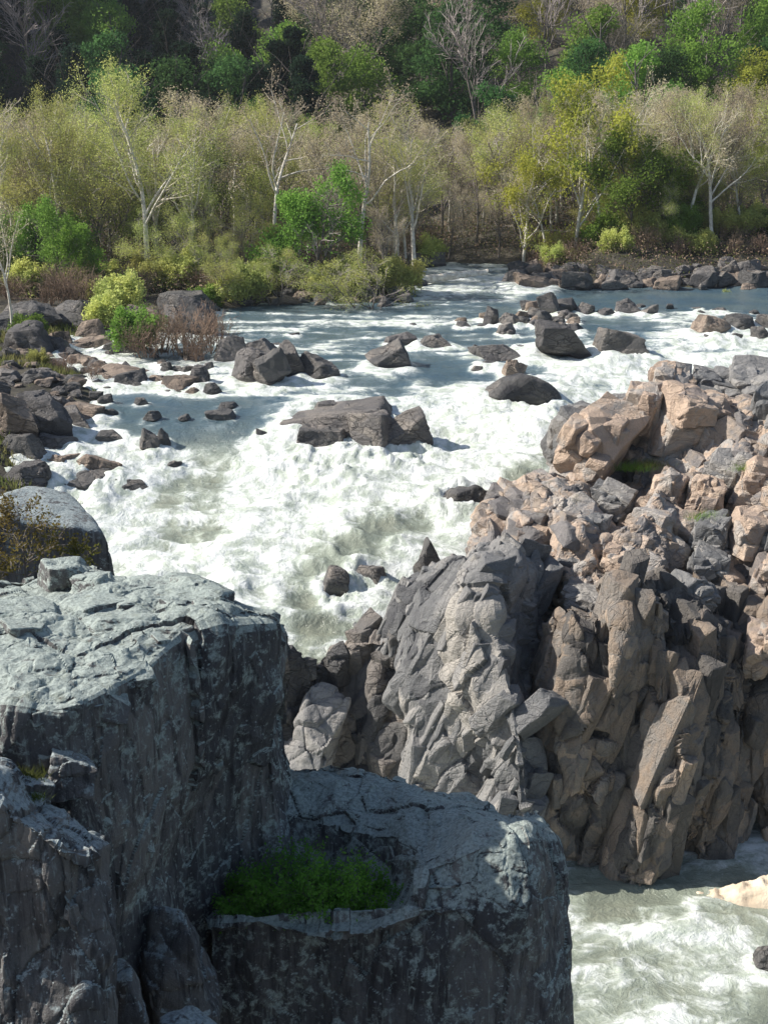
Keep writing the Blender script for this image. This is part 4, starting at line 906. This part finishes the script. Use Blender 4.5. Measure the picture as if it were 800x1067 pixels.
def make_tree(name, seed, H, rad, bark, twig, leafm, nleaf=3, lsize=.14, jit=.35, spread=(.75, .7, .8, .8), nb=(9, 6, 5, 3), first=.3, maxl=3, wob=.1, stems=1, up=.05, lean=.05, tw=1., clump=.0, leafat=2):
    rng = np.random.default_rng(seed); segs = []
    for s in range(stems):
        d = np.array([rng.normal(0, lean), rng.normal(0, lean), 1.]) if stems == 1 else np.array([math.cos(6.28 * s / stems + 1) * .35, math.sin(6.28 * s / stems + 1) * .35, 1.]) + rng.normal(0, .1, 3)
        d /= np.linalg.norm(d); grow(rng, np.array([0, 0, -.3 if maxl else 0.]) + np.array([d[0], d[1], 0]) * .2, d, H * (1 if s == 0 else rng.uniform(.7, 1)), rad, 0, maxl, segs, spread, nb, wob, up, .22, first)
    big = [(p, r) for l, p, r in segs if l <= 1]; mid = [(p, r) for l, p, r in segs if l == 2]; fin = [(p, np.maximum(r, .008 * tw)) for l, p, r in segs if l >= 3]
    V, F = tubes(big, 6); tm = new_mesh('trunk', V, F, [bark], smooth=True)
    V1, F1 = tubes([(p, np.maximum(r, .016 * tw)) for p, r in mid], 3); V2, F2 = tubes(fin, 3)
    Vs = [V1, V2]; Fs = [F1, F2 + len(V1)]; mi = [np.zeros(len(F1), int), np.zeros(len(F2), int)]
    if leafm is not None:
        ends = np.vstack([p[1:] for l, p, r in segs if l >= leafat])
        if clump:
            keep = vnoise(ends * clump + seed, 3) > -.12; ends = ends[keep]
        LV, LF = leaf_quads(rng, ends, nleaf, lsize, jit); Vs.append(LV); Fs.append(LF + len(V1) + len(V2)); mi.append(np.ones(len(LF), int))
    cm = new_mesh('crown', np.vstack(Vs), Fs, [twig] + ([leafm] if leafm is not None else []), midx=np.concatenate(mi))
    return tm, cm
def dense_tree(seed, H, Wd, bark, leafm, n=9000, ls=.22, lobes=26, conic=False):
    rng = np.random.default_rng(seed); segs = []
    grow(rng, np.array([0, 0, -.4]), np.array([rng.normal(0, .04), 0, 1.]), H * .9, H * .02, 0, 1, segs, (.7, .7), (9, 0), .06, .04, .2, .35)
    V, F = tubes([(p, r) for l, p, r in segs], 5); tm = new_mesh('trunk', V, F, [bark], smooth=True)
    c = []; 
    for q in range(lobes):
        t = rng.uniform(0, 1); z = H * (.22 + .74 * t); r = Wd * .5 * ((1 - t) ** .7 if conic else math.sqrt(max(.05, 1 - (2 * t - .9) ** 2))); a = rng.uniform(0, 6.28); rr = r * rng.uniform(.35, .9)
        c.append([rr * math.cos(a), rr * math.sin(a), z, Wd * rng.uniform(.11, .22)])
    c = np.array(c); idx = rng.integers(0, lobes, n); u = rng.normal(0, 1, (n, 3)); u /= np.linalg.norm(u, axis=1, keepdims=True)
    rad = c[idx, 3:4] * rng.uniform(.45, 1.05, (n, 1)); P = c[idx, :3] + u * rad * np.array([1.15, 1.15, .8])
    P = P[vnoise(P * 1.4, seed) > -.35]
    LV, LF = leaf_quads(rng, P, 1, ls, .12); cm = new_mesh('crown', LV, LF, [leafm]); return tm, cm
def shrub(seed, H, Wd, twig, leafm, n=14, nl=3, ls=.1, jit=.16):
    rng = np.random.default_rng(seed); segs = []
    for s in range(n):
        a = rng.uniform(0, 6.28); o = rng.uniform(0, .25) * Wd; d = np.array([math.cos(a) * rng.uniform(.1, .8), math.sin(a) * rng.uniform(.1, .8), 1.]); d /= np.linalg.norm(d)
        grow(rng, np.array([math.cos(a) * o, math.sin(a) * o, -.15]), d, H * rng.uniform(.6, 1), H * .012, 1, 3, segs, (.6, .6, .7), (0, 6, 4), .14, .03, .25)
    st = tubes([(p, np.maximum(r, .012)) for l, p, r in segs if l == 1], 4); tm = new_mesh('stems', st[0], st[1], [twig], smooth=True)
    V2, F2 = tubes([(p, np.maximum(r, .007)) for l, p, r in segs if l > 1], 3); Vs = [V2]; Fs = [F2]; mi = [np.zeros(len(F2), int)]
    if leafm is not None:
        ends = np.vstack([p[1:] for l, p, r in segs if l > 1]); LV, LF = leaf_quads(rng, ends, nl, ls, jit); Vs.append(LV); Fs.append(LF + len(V2)); mi.append(np.ones(len(LF), int))
    cm = new_mesh('foliage', np.vstack(Vs), Fs, [twig] + ([leafm] if leafm is not None else []), midx=np.concatenate(mi)); return tm, cm

def place(name, proto, parts, loc, rz, sc, label, cat, group=None):
    e = empty(name, loc); e.rotation_euler = (0, 0, rz); e.scale = (sc[0], sc[0], sc[1]) if isinstance(sc, tuple) else (sc, sc, sc)
    for nm, me in zip(parts, proto): o = bpy.data.objects.new(nm, me); C.objects.link(o); o.parent = e
    tag(e, label, cat, group); return e
def wx(px, D): return (px - 400) / F_PX * D / ray(400, 250)[1] * 1.0
def build_trees():
    T = {}
    T['syc'] = [make_tree('s', 10 + q, 16, .30, M['bark_white'], M['twig_pale'], M['olive'], 8, .075, .4, (.7, .7, .8, .8), (10, 7, 5, 3), .3, 3, .09, clump=.5, tw=1.5) for q in range(3)]
    T['bare'] = [make_tree('b', 20 + q, 16, .24, M['bark_grey'], M['twig_grey'], M['buff'], 3, .1, .35, (.6, .6, .7, .8), (11, 7, 6, 3), .28, 3, .09, tw=1.7) for q in range(3)]
    T['white'] = [make_tree('w', 30 + q, 15, .26, M['bark_white'], M['twig_pale'], M['buff'], 2, .1, .3, (.75, .8, .8, .8), (8, 6, 5, 3), .4, 3, .14, tw=1.5) for q in range(2)]
    T['spring'] = [make_tree('g', 40 + q, 10, .16, M['bark_dark'], M['twig_grey'], M['spring'], 7, .15, .45, (.8, .8, .8, .8), (10, 7, 5, 2), .2, 3, .12, stems=2, clump=.5) for q in range(3)]
    T['olive'] = [make_tree('o', 50 + q, 11, .15, M['bark_grey'], M['twig_grey'], M['olive'], 6, .075, .38, (.7, .8, .8, .8), (9, 7, 5, 3), .2, 3, .12, stems=2, tw=1.4, clump=.6) for q in range(3)]
    T['yellow'] = [make_tree('y', 60 + q, 16, .30, M['bark_white'], M['twig_pale'], M['yellow'], 6, .19, .5, (.8, .8, .8, .8), (12, 7, 5, 3), .15, 3, .1, clump=.4) for q in range(2)]
    T['hill'] = [make_tree('h', 70 + q, 17, .22, M['bark_grey'], M['twig_grey'], None, 0, .1, .3, (.55, .6, .7, .8), (11, 7, 6, 3), .35, 3, .08, tw=2.6) for q in range(3)]
    T['hillb'] = [make_tree('hb', 80 + q, 17, .22, M['bark_grey'], M['twig_grey'], M['buff'], 5, .11, .5, (.55, .6, .7, .8), (11, 7, 5, 3), .35, 3, .08, tw=2.2) for q in range(2)]
    T['deep'] = [dense_tree(90 + q, 16, 10, M['bark_dark'], M['deep'], 11000, .2, 30) for q in range(2)]
    T['fresh'] = [dense_tree(94 + q, 15, 10, M['bark_grey'], M['spring'], 10000, .19, 30) for q in range(2)]
    T['lime'] = [dense_tree(97, 15, 10, M['bark_grey'], M['yellow'], 9000, .19, 28)]
    T['ever'] = [dense_tree(100 + q, 17, 8, M['bark_dark'], M['ever'], 9000, .22, 34, True) for q in range(2)]
    T['bgreen'] = [shrub(110 + q, 3.4, 3.4, M['twig_grey'], M['spring'], 18, 5, .13, .22) for q in range(2)]
    T['bolive'] = [shrub(114 + q, 3.2, 3.4, M['twig_grey'], M['olive'], 18, 4, .12, .2) for q in range(2)]
    T['bbrown'] = [shrub(118 + q, 2.2, 2.8, M['twig_brown'], None, 22) for q in range(2)]
    rng = np.random.default_rng(9); cnt = [0]
    KN = {'syc': ('sycamore', 'pale trunked tree with thin olive spring leaves', 'tree'), 'bare': ('bare_tree', 'grey leafless fine twigged tree', 'tree'), 'white': ('white_tree', 'bare tree with forked white limbs', 'tree'),
          'spring': ('leafy_tree', 'low bright green leafing tree with dark stems', 'tree'), 'olive': ('olive_tree', 'small tree with hazy olive young leaves', 'tree'), 'yellow': ('yellow_tree', 'broad tree with yellow green new leaves', 'tree'),
          'hill': ('bare_tree', 'leafless grey purple tree', 'tree'), 'hillb': ('budding_tree', 'tall tree with pinkish buff buds', 'tree'), 'deep': ('green_tree', 'dense deep green leafy tree', 'tree'), 'fresh': ('fresh_green_tree', 'full crowned fresh green tree', 'tree'),
          'lime': ('lime_tree', 'rounded lime yellow tree', 'tree'), 'ever': ('evergreen_tree', 'evergreen tree coloured dark for shade', 'tree'),
          'bgreen': ('green_bush', 'bright green spreading bush', 'bush'), 'bolive': ('olive_bush', 'olive budding bush', 'bush'), 'bbrown': ('brown_bush', 'brown leafless twiggy bush', 'bush')}
    def put(kind, px, D, h=None, label=None, group=None, sx=None, where=''):
        if D > 100 and not label and 'rubble' not in where and shore_dist(np.array([wx(px, D)]), np.array([float(D)]))[0] < .8: return
        pr = T[kind][cnt[0] % len(T[kind])]; cnt[0] += 1; x = wx(px, D); z = float(ground([x], [D])[0]) - .1
        if kind[0] == 'b' and kind != 'bare' and D < 100: z = max(z, float(water_field(np.array([x]), np.array([float(D)]))[0][0]) + .45)
        base = {'syc': 16, 'bare': 16, 'white': 15, 'spring': 10, 'olive': 11, 'yellow': 16, 'hill': 17, 'hillb': 17, 'deep': 16, 'fresh': 15, 'lime': 15, 'ever': 17, 'bgreen': 3.4, 'bolive': 3.2, 'bbrown': 2.2}[kind]
        s = (h or base * rng.uniform(.85, 1.15)) / base; nm, lb, ct = KN[kind]
        return place(nm, pr, ('stems', 'foliage') if ct == 'bush' else ('trunk', 'crown'), (x, D, z), rng.uniform(0, 6.28), (s * (sx or 1), s), label or (lb + ' ' + where), ct, group)
    # island and bank trees one can pick out
    put('syc', 155, 122, 15, 'tall sycamore with a bright white curving trunk and olive crown, left of centre'); put('white', 284, 126, 14, 'slender tree with a straight white trunk above the dark hollow of the hill')
    put('syc', 215, 132, 12, 'olive crowned tree just right of the tall white trunked sycamore'); put('syc', 60, 126, 13, 'broad olive buff tree near the upper left edge'); put('syc', -5, 124, 13, 'olive buff tree cut by the left edge of the photo')
    put('white', 375, 128, 13.8, 'pale forked tree behind the small bright green tree'); put('spring', 320, 118, 8.5, 'small bright green tree with dark bent trunks on the shore, centre left')
    put('yellow', 600, 138, 13.8, 'big yellow green tree with white branches, right of centre', sx=.85); put('yellow', 545, 139, 11.5, 'yellow olive tree just left of the big yellow green one', sx=.8)
    put('white', 625, 137, 12, 'bare white limbed tree forking beside the big yellow green tree'); put('spring', 660, 136, 8.5, 'rounded green tree right of the bare white limbed one', sx=1.2); put('white', 715, 137, 11.5, 'bare white tree with a leaning stem, right side')
    put('syc', 742, 136, 11.5, 'pale trunked sycamore near the right bank rocks'); put('white', 655, 140, 12.5, 'white stemmed bare tree standing behind the rounded green tree'); put('syc', 430, 130, 13, 'tall pale tree with olive haze above the dead log')
    put('white', 8, 92, 8.5, 'thin bleached sapling leaning at the left edge over the shore rocks', sx=.7); put('olive', 385, 113, 5.6, 'wide olive tree with many low trunks at the water edge, centre', sx=1.4); put('olive', 285, 115, 4.6, 'low olive brown tree overhanging the shore left of centre', sx=1.3)
    reg = lambda px: ['at the far left', 'left of centre', 'behind the centre', 'right of centre', 'at the far right'][int(min(4, max(0, (px + 40) // 176)))]
    # mixed belt on the far bank
    for q in range(150):
        px = -60 + 920 * ((q * .61803) % 1) + rng.uniform(-8, 8); D = rng.uniform(126 if px < 500 else 137, 168)
        u = rng.uniform()
        if px < 330: kind = 'olive' if u < .22 else 'syc' if u < .58 else 'white' if u < .72 else 'bare' if u < .92 else 'spring'
        elif px < 520: kind = 'bare' if u < .5 else 'olive' if u < .7 else 'white' if u < .85 else 'syc'
        else: kind = 'bare' if u < .38 else 'white' if u < .62 else 'olive' if u < .85 else 'syc'
        hh = {'olive': 10, 'spring': 9}.get(kind, 11.5 if px < 330 else 10) * rng.uniform(.8, 1.12)
        put(kind, px, D, hh, where='in the bank belt ' + reg(px), group='trees of the river bank belt')
    for q in range(34):
        px = -60 + 900 * ((q * .7548) % 1); D = rng.uniform(114, 128)
        if px < 240: D = rng.uniform(112, 128)
        if px > 430: D = rng.uniform(137, 143)
        put(['spring', 'olive', 'bare', 'olive'][q % 4], px, D, rng.uniform(4, 7), where='in front ' + reg(px), group='small trees at the front of the bank')
    for q in range(90):
        px = -60 + 920 * ((q * .61803 + .3) % 1); D = rng.uniform(108, 122)
        if px < 240: D = rng.uniform(107, 124)
        if px > 430: D = rng.uniform(135, 142)
        put(['bgreen', 'bolive', 'bbrown', 'bolive', 'bbrown'][q % 5], px, D, rng.uniform(1.7, 3.2), where='along the far shore ' + reg(px), group='bushes along the far shore')
    # brush on the rocks, left
    for q, (px, D, h, k, l) in enumerate([(135,92,2.6,'bgreen','bright green bush in front of the pale tan boulder on the brushy island'),(162,91,3.,'bbrown','brown leafless brush on the left of the rock island'),(190,90,3.2,'bbrown','brown leafless brush in the middle of the rock island'),
          (216,91,2.8,'bbrown','brown leafless brush at the right of the rock island'),(148,89,2.2,'bbrown','low brown brush at the near left foot of the rock island'),(22,92,2.,'bgreen','small green bush by the wide grey boulder at the left edge'),
          (200,88,1.8,'bbrown','low brown brush at the near right foot of the rock island'),(60,84,1.2,'bbrown','brown brush on the left shore ledge above the streams'),(90,82,1.,'bbrown','low brown brush over the long tan slab'),(30,85,1.,'bolive','olive brush on the grassy left shore'),(105,100,2.5,'bolive','olive bush behind the round tan boulder'),
          (45,105,3,'bbrown','brown thicket under the left trees'),(80,106,3,'bbrown','brown thicket behind the dark rock shelf'),(120,104,3.,'bolive','olive bush right of the brown thicket')]):
        put(k, px, D, h, l)
    for q, (px, D, h, k) in enumerate([(700,122,1.6,'bbrown'),(730,121,1.5,'bbrown'),(650,121,1.2,'bgreen'),(775,122,1.8,'bbrown'),(755,123,1.6,'bolive'),(620,122,1.2,'bolive'),(690,118,1.,'bbrown'),(560,133,2.2,'bbrown'),(600,134,2.4,'bbrown'),(640,133,2.2,'bolive'),(670,134,2.4,'bbrown'),(705,133,2.4,'bbrown'),(735,134,2.2,'bolive'),(765,133,2.4,'bbrown'),(795,133,2.3,'bbrown'),(580,135,2,'bolive')]): put(k, px, D, h, where='among the far bank rubble', group='bushes among the far bank rubble')
    # hillside forest
    keys = []
    def hillput(kind, px, D, h=None, label=None):
        if label: keys.append((px, D))
        elif any(b < 212 and abs(px - a) < 24 and b - 24 < D < b + 5 for a, b in keys): return
        put(kind, px, D, h, label, where='on the ' + ('lower' if D < 215 else 'upper') + ' hill ' + reg(px), group=None if label else 'hillside trees')
    hillput('deep', 470, 196, 17, 'big deep green tree on the hill above the river centre'); hillput('deep', 440, 206, 17, 'deep green tree just left of the big deep green one on the hill'); hillput('deep', 606, 190, 13.5, 'single round deep green tree among grey ones, above the big yellow green tree')
    hillput('fresh', 345, 190, 15, 'bright fresh green tree at the edge of the dark hollow'); hillput('fresh', 375, 196, 13, 'fresh green tree right of the brightest one by the dark hollow'); hillput('fresh', 300, 216, 15, 'fresh green tree high above the dark hollow, centre left'); hillput('fresh', 535, 200, 12, 'fresh green tree between the two deep green ones on the hill')
    hillput('deep', 395, 222, 16, 'deep green tree at the top edge, above centre'); hillput('deep', 700, 240, 16, 'dark green tree at the top edge on the right'); hillput('lime', 660, 228, 13, 'lime yellow tree at the top edge, right of centre'); hillput('lime', 560, 232, 13, 'lime yellow tree at the top edge, centre right')
    hillput('lime', 775, 188, 12, 'yellow green tree on the hill near the right edge'); hillput('deep', 790, 232, 18, 'dark green tree in the upper right corner'); hillput('fresh', 765, 178, 9, 'light green young tree at the foot of the hill, right side'); hillput('fresh', 125, 222, 16, 'green tree in the shade of the dark slope, upper left'); hillput('fresh', 245, 236, 16, 'green tree in the shade at the top edge, left of centre')
    for q in range(14): put('ever' if q % 4 else 'deep', 128 + 15 * q + rng.uniform(-5, 5), 171 + 12 * (q % 3), rng.uniform(13, 17), where='in the dark hollow below the slope ' + reg(128 + 15 * q), group='trees of the dark hollow')  # near-black and deep green trees put in to darken the shaded hollow
    for q in range(150):
        D = 176 + 105 * ((q * .7548) % 1) + rng.uniform(-2, 2); px = -70 + 940 * ((q * .5698 + .21) % 1) + rng.uniform(-8, 8); u = rng.uniform()
        if px < 330: kind = 'ever' if u < .5 else 'hill' if u < .7 else 'fresh' if u < .8 else 'deep'  # mostly near-black evergreens here, deepening the slope's shade by colour
        else: kind = 'hill' if u < .42 else 'hillb' if u < .7 else 'deep' if u < .84 else 'fresh'
        hillput(kind, px, D, rng.uniform(13, 18))
    # unseen tall stand, added on the spur to deepen the hollow's shade
    for q in range(16):
        x = -66 - 26 * ((q * .618) % 1); D = 196 + 55 * ((q * .7548) % 1)
        put('ever', 400 + x / D * F_PX, D, 22, where='added unseen beyond the left edge to shade the hollow', group='unseen evergreens added to shade the hollow')
    # undergrowth
    n = 110000; X = rng.uniform(-75, 75, n); Y = rng.uniform(112, 290, n); Y[: n // 2] = rng.uniform(112, 175, n // 2); dd = shore_dist(X, Y); k = dd > 1.5; X, Y = X[k], Y[k]; Z = ground(X, Y) + rng.uniform(0, 1.3, len(X)) ** 1.5
    LV, LF = leaf_quads(rng, np.stack([X, Y, Z], 1), 3, .10, .35)
    tag(obj('undergrowth', new_mesh('undergrowth', LV, LF, [M['grass'], M['twig_brown']], midx=(np.arange(len(LF)) % 5 < 3).astype(int))), 'low brown and olive undergrowth on the forest floor of the bank and hill', 'undergrowth', kind='stuff')
    n = 30000; X = rng.uniform(-34, -10, n); Y = rng.uniform(64, 100, n); dd = shore_dist(X, Y); k = (dd > .6) & (vnoise(np.stack([X / 3, Y / 3, X * 0], 1), 4) > -.25); X, Y = X[k], Y[k]; Z = ground(X, Y)
    c = np.stack([X, Y, Z], 1); m = len(c); a = rng.uniform(0, 6.28, m); w_ = np.stack([np.cos(a), np.sin(a), a * 0], 1) * .05; tp = c + rng.normal(0, .14, (m, 3)) * np.array([1, 1, 0]) + np.array([0, 0, 1]) * rng.uniform(.25, .6, (m, 1))
    V = np.stack([c - w_, c + w_, tp], 1).reshape(-1, 3); tag(obj('shore_grass', new_mesh('shore_grass', V, np.arange(m * 3).reshape(-1, 3), [M['grass']])), 'yellow green tufted grass on the left shore between the stones', 'grass', kind='stuff')
    # foreground plants
    def near_plant(name, me_parts, pt, label, cat, sc=1., rz=0):
        e = empty(name, pt); e.scale = (sc,) * 3; e.rotation_euler = (0, 0, rz)
        for nm, me in me_parts: o = bpy.data.objects.new(nm, me); C.objects.link(o); o.parent = e
        tag(e, label, cat); return e
    rg = np.random.default_rng(4)
    segs = []
    for s in range(120):
        x = rg.uniform(-1.02, 1.02); y = rg.uniform(-.3, .45); d = np.array([rg.normal(0, .35), rg.normal(-.15, .3), 1.]); d /= np.linalg.norm(d)
        grow(rg, np.array([x, y, -.05]), d, rg.uniform(.4, .95) * (1.0 - .6 * abs(x)), .006, 1, 2, segs, (.6, .6, .7), (0, 8, 4), .16, .03, .3)
    st = tubes([(p, np.maximum(r, .0022)) for l, p, r in segs], 3); ends = np.vstack([p[1:] for l, p, r in segs if l >= 1]); LV, LF = leaf_quads(rg, ends, 5, .02, .03)
    near_plant('ledge_shrub', [('stems', new_mesh('stems', st[0], st[1], [M['bark_dark']])), ('foliage', new_mesh('foliage', LV, LF, [M['bush']]))], at(322, 956, 16.05), 'dense green leafy shrub growing on the ledge of the middle foreground rock', 'shrub', 1.12)
    segs = []; grow(rg, np.zeros(3), np.array([.05, 0, 1.]), 1.35, .02, 0, 2, segs, (1.15, .6), (22, 7, 0), .04, .02, .3, .1)
    segs2 = []; grow(rg, np.array([.7, .1, -.3]), np.array([.2, 0, 1.]), 1.0, .015, 0, 2, segs2, (1.1, .6), (16, 6, 0), .04, .02, .3, .1); segs3 = []; grow(rg, np.array([-.6, 0, -.3]), np.array([-.1, 0, 1.]), 1.0, .015, 0, 2, segs3, (1.1, .6), (16, 6, 0), .04, .02, .3, .1)
    segs += segs2 + segs3
    st = tubes([(p, np.maximum(r, .004)) for l, p, r in segs], 4); ends = np.vstack([p[1:] for l, p, r in segs if l >= 1]); LV, LF = leaf_quads(rg, ends, 2, .03, .04)
    near_plant('cedar_sapling', [('stems', new_mesh('stems', st[0], st[1], [M['bark_grey']])), ('foliage', new_mesh('foliage', LV, LF, [M['cedar']]))], at(28, 612, 22), 'small olive and rust coloured cedar sapling in front of the dark rounded boulder', 'sapling')
    def tuft(px, py, D, n, h, lab, m='bush'):
        p = at(px, py, D); a = rg.uniform(0, 6.28, n); b = rg.normal(0, .07 * h / .1, (n, 3)) * np.array([1.2, .6, 0]); w_ = np.stack([np.cos(a), np.sin(a), a * 0], 1) * .006
        tp = b + rg.normal(0, h * .5, (n, 3)) * np.array([1, 1, 0]) + np.array([0, 0, 1]) * rg.uniform(.5, 1., (n, 1)) * h
        V = np.stack([b - w_, b + w_, tp], 1).reshape(-1, 3); o = obj('grass_tuft', new_mesh('grass_tuft', V, np.arange(n * 3).reshape(-1, 3), [M[m]]), loc=p); tag(o, lab, 'grass')
    tuft(22, 812, 12.9, 260, .14, 'fan of green grass at the left edge on the stepped ledge', 'grass'); tuft(36, 832, 12.6, 160, .07, 'small yellow green tuft below the grass fan on the stepped ledge', 'grass')
    tuft(124, 620, 18.2, 240, .05, 'green moss tuft near the far rim of the flat topped block', 'grass'); tuft(158, 627, 18., 200, .05, 'moss tuft right of the first one on the flat topped block', 'grass')
    tuft(132, 668, 16.4, 240, .06, 'green tuft in the middle of the flat topped block', 'grass'); tuft(33, 628, 17.2, 240, .05, 'moss tuft left on the flat topped block, below the cedar', 'grass'); tuft(66, 640, 16.9, 200, .05, 'moss patch beside the raised slab on the flat topped block', 'grass')
    tuft(660, 490, 60.2, 500, .5, 'green weed in the dark hollow of the tan crag', 'bush'); tuft(675, 486, 60.4, 400, .45, 'grassy weed at the right of the dark hollow of the tan crag', 'grass'); tuft(738, 542, 54.6, 400, .45, 'green weed in the crack between tan blocks on the cliff', 'bush'); tuft(782, 490, 57.5, 400, .4, 'green weed near the right edge on top of the cliff', 'bush')
def timed(f):
    f()
M['tanfoam'] = plain_mat('tan_foam', (.58, .46, .33), (.70, .60, .46), 1.2, .85, bump=.5)
def build_haze():
    me = new_mesh('haze', [(x, y, z) for z in (-40, 190) for y in (-45, 640) for x in (-420, 420)], np.array([[0,2,3,1],[4,5,7,6],[0,1,5,4],[2,6,7,3],[0,4,6,2],[1,3,7,5]]))
    m, nt = mat('haze_air'); k = N(nt); v = k.n('ShaderNodeVolumePrincipled', Density=.00013, Color=(.85, .91, 1., 1)); v.inputs['Anisotropy'].default_value = .3
    o = k.n('ShaderNodeOutputMaterial'); nt.links.new(v.outputs[0], o.inputs['Volume']); me.materials.append(m)
    tag(obj('haze', me), 'thin bluish haze hanging in the valley air', 'haze', kind='stuff')
for f in (build_ground, build_river_rocks, build_water, build_cliff, build_foreground, build_trees, build_haze): timed(f)
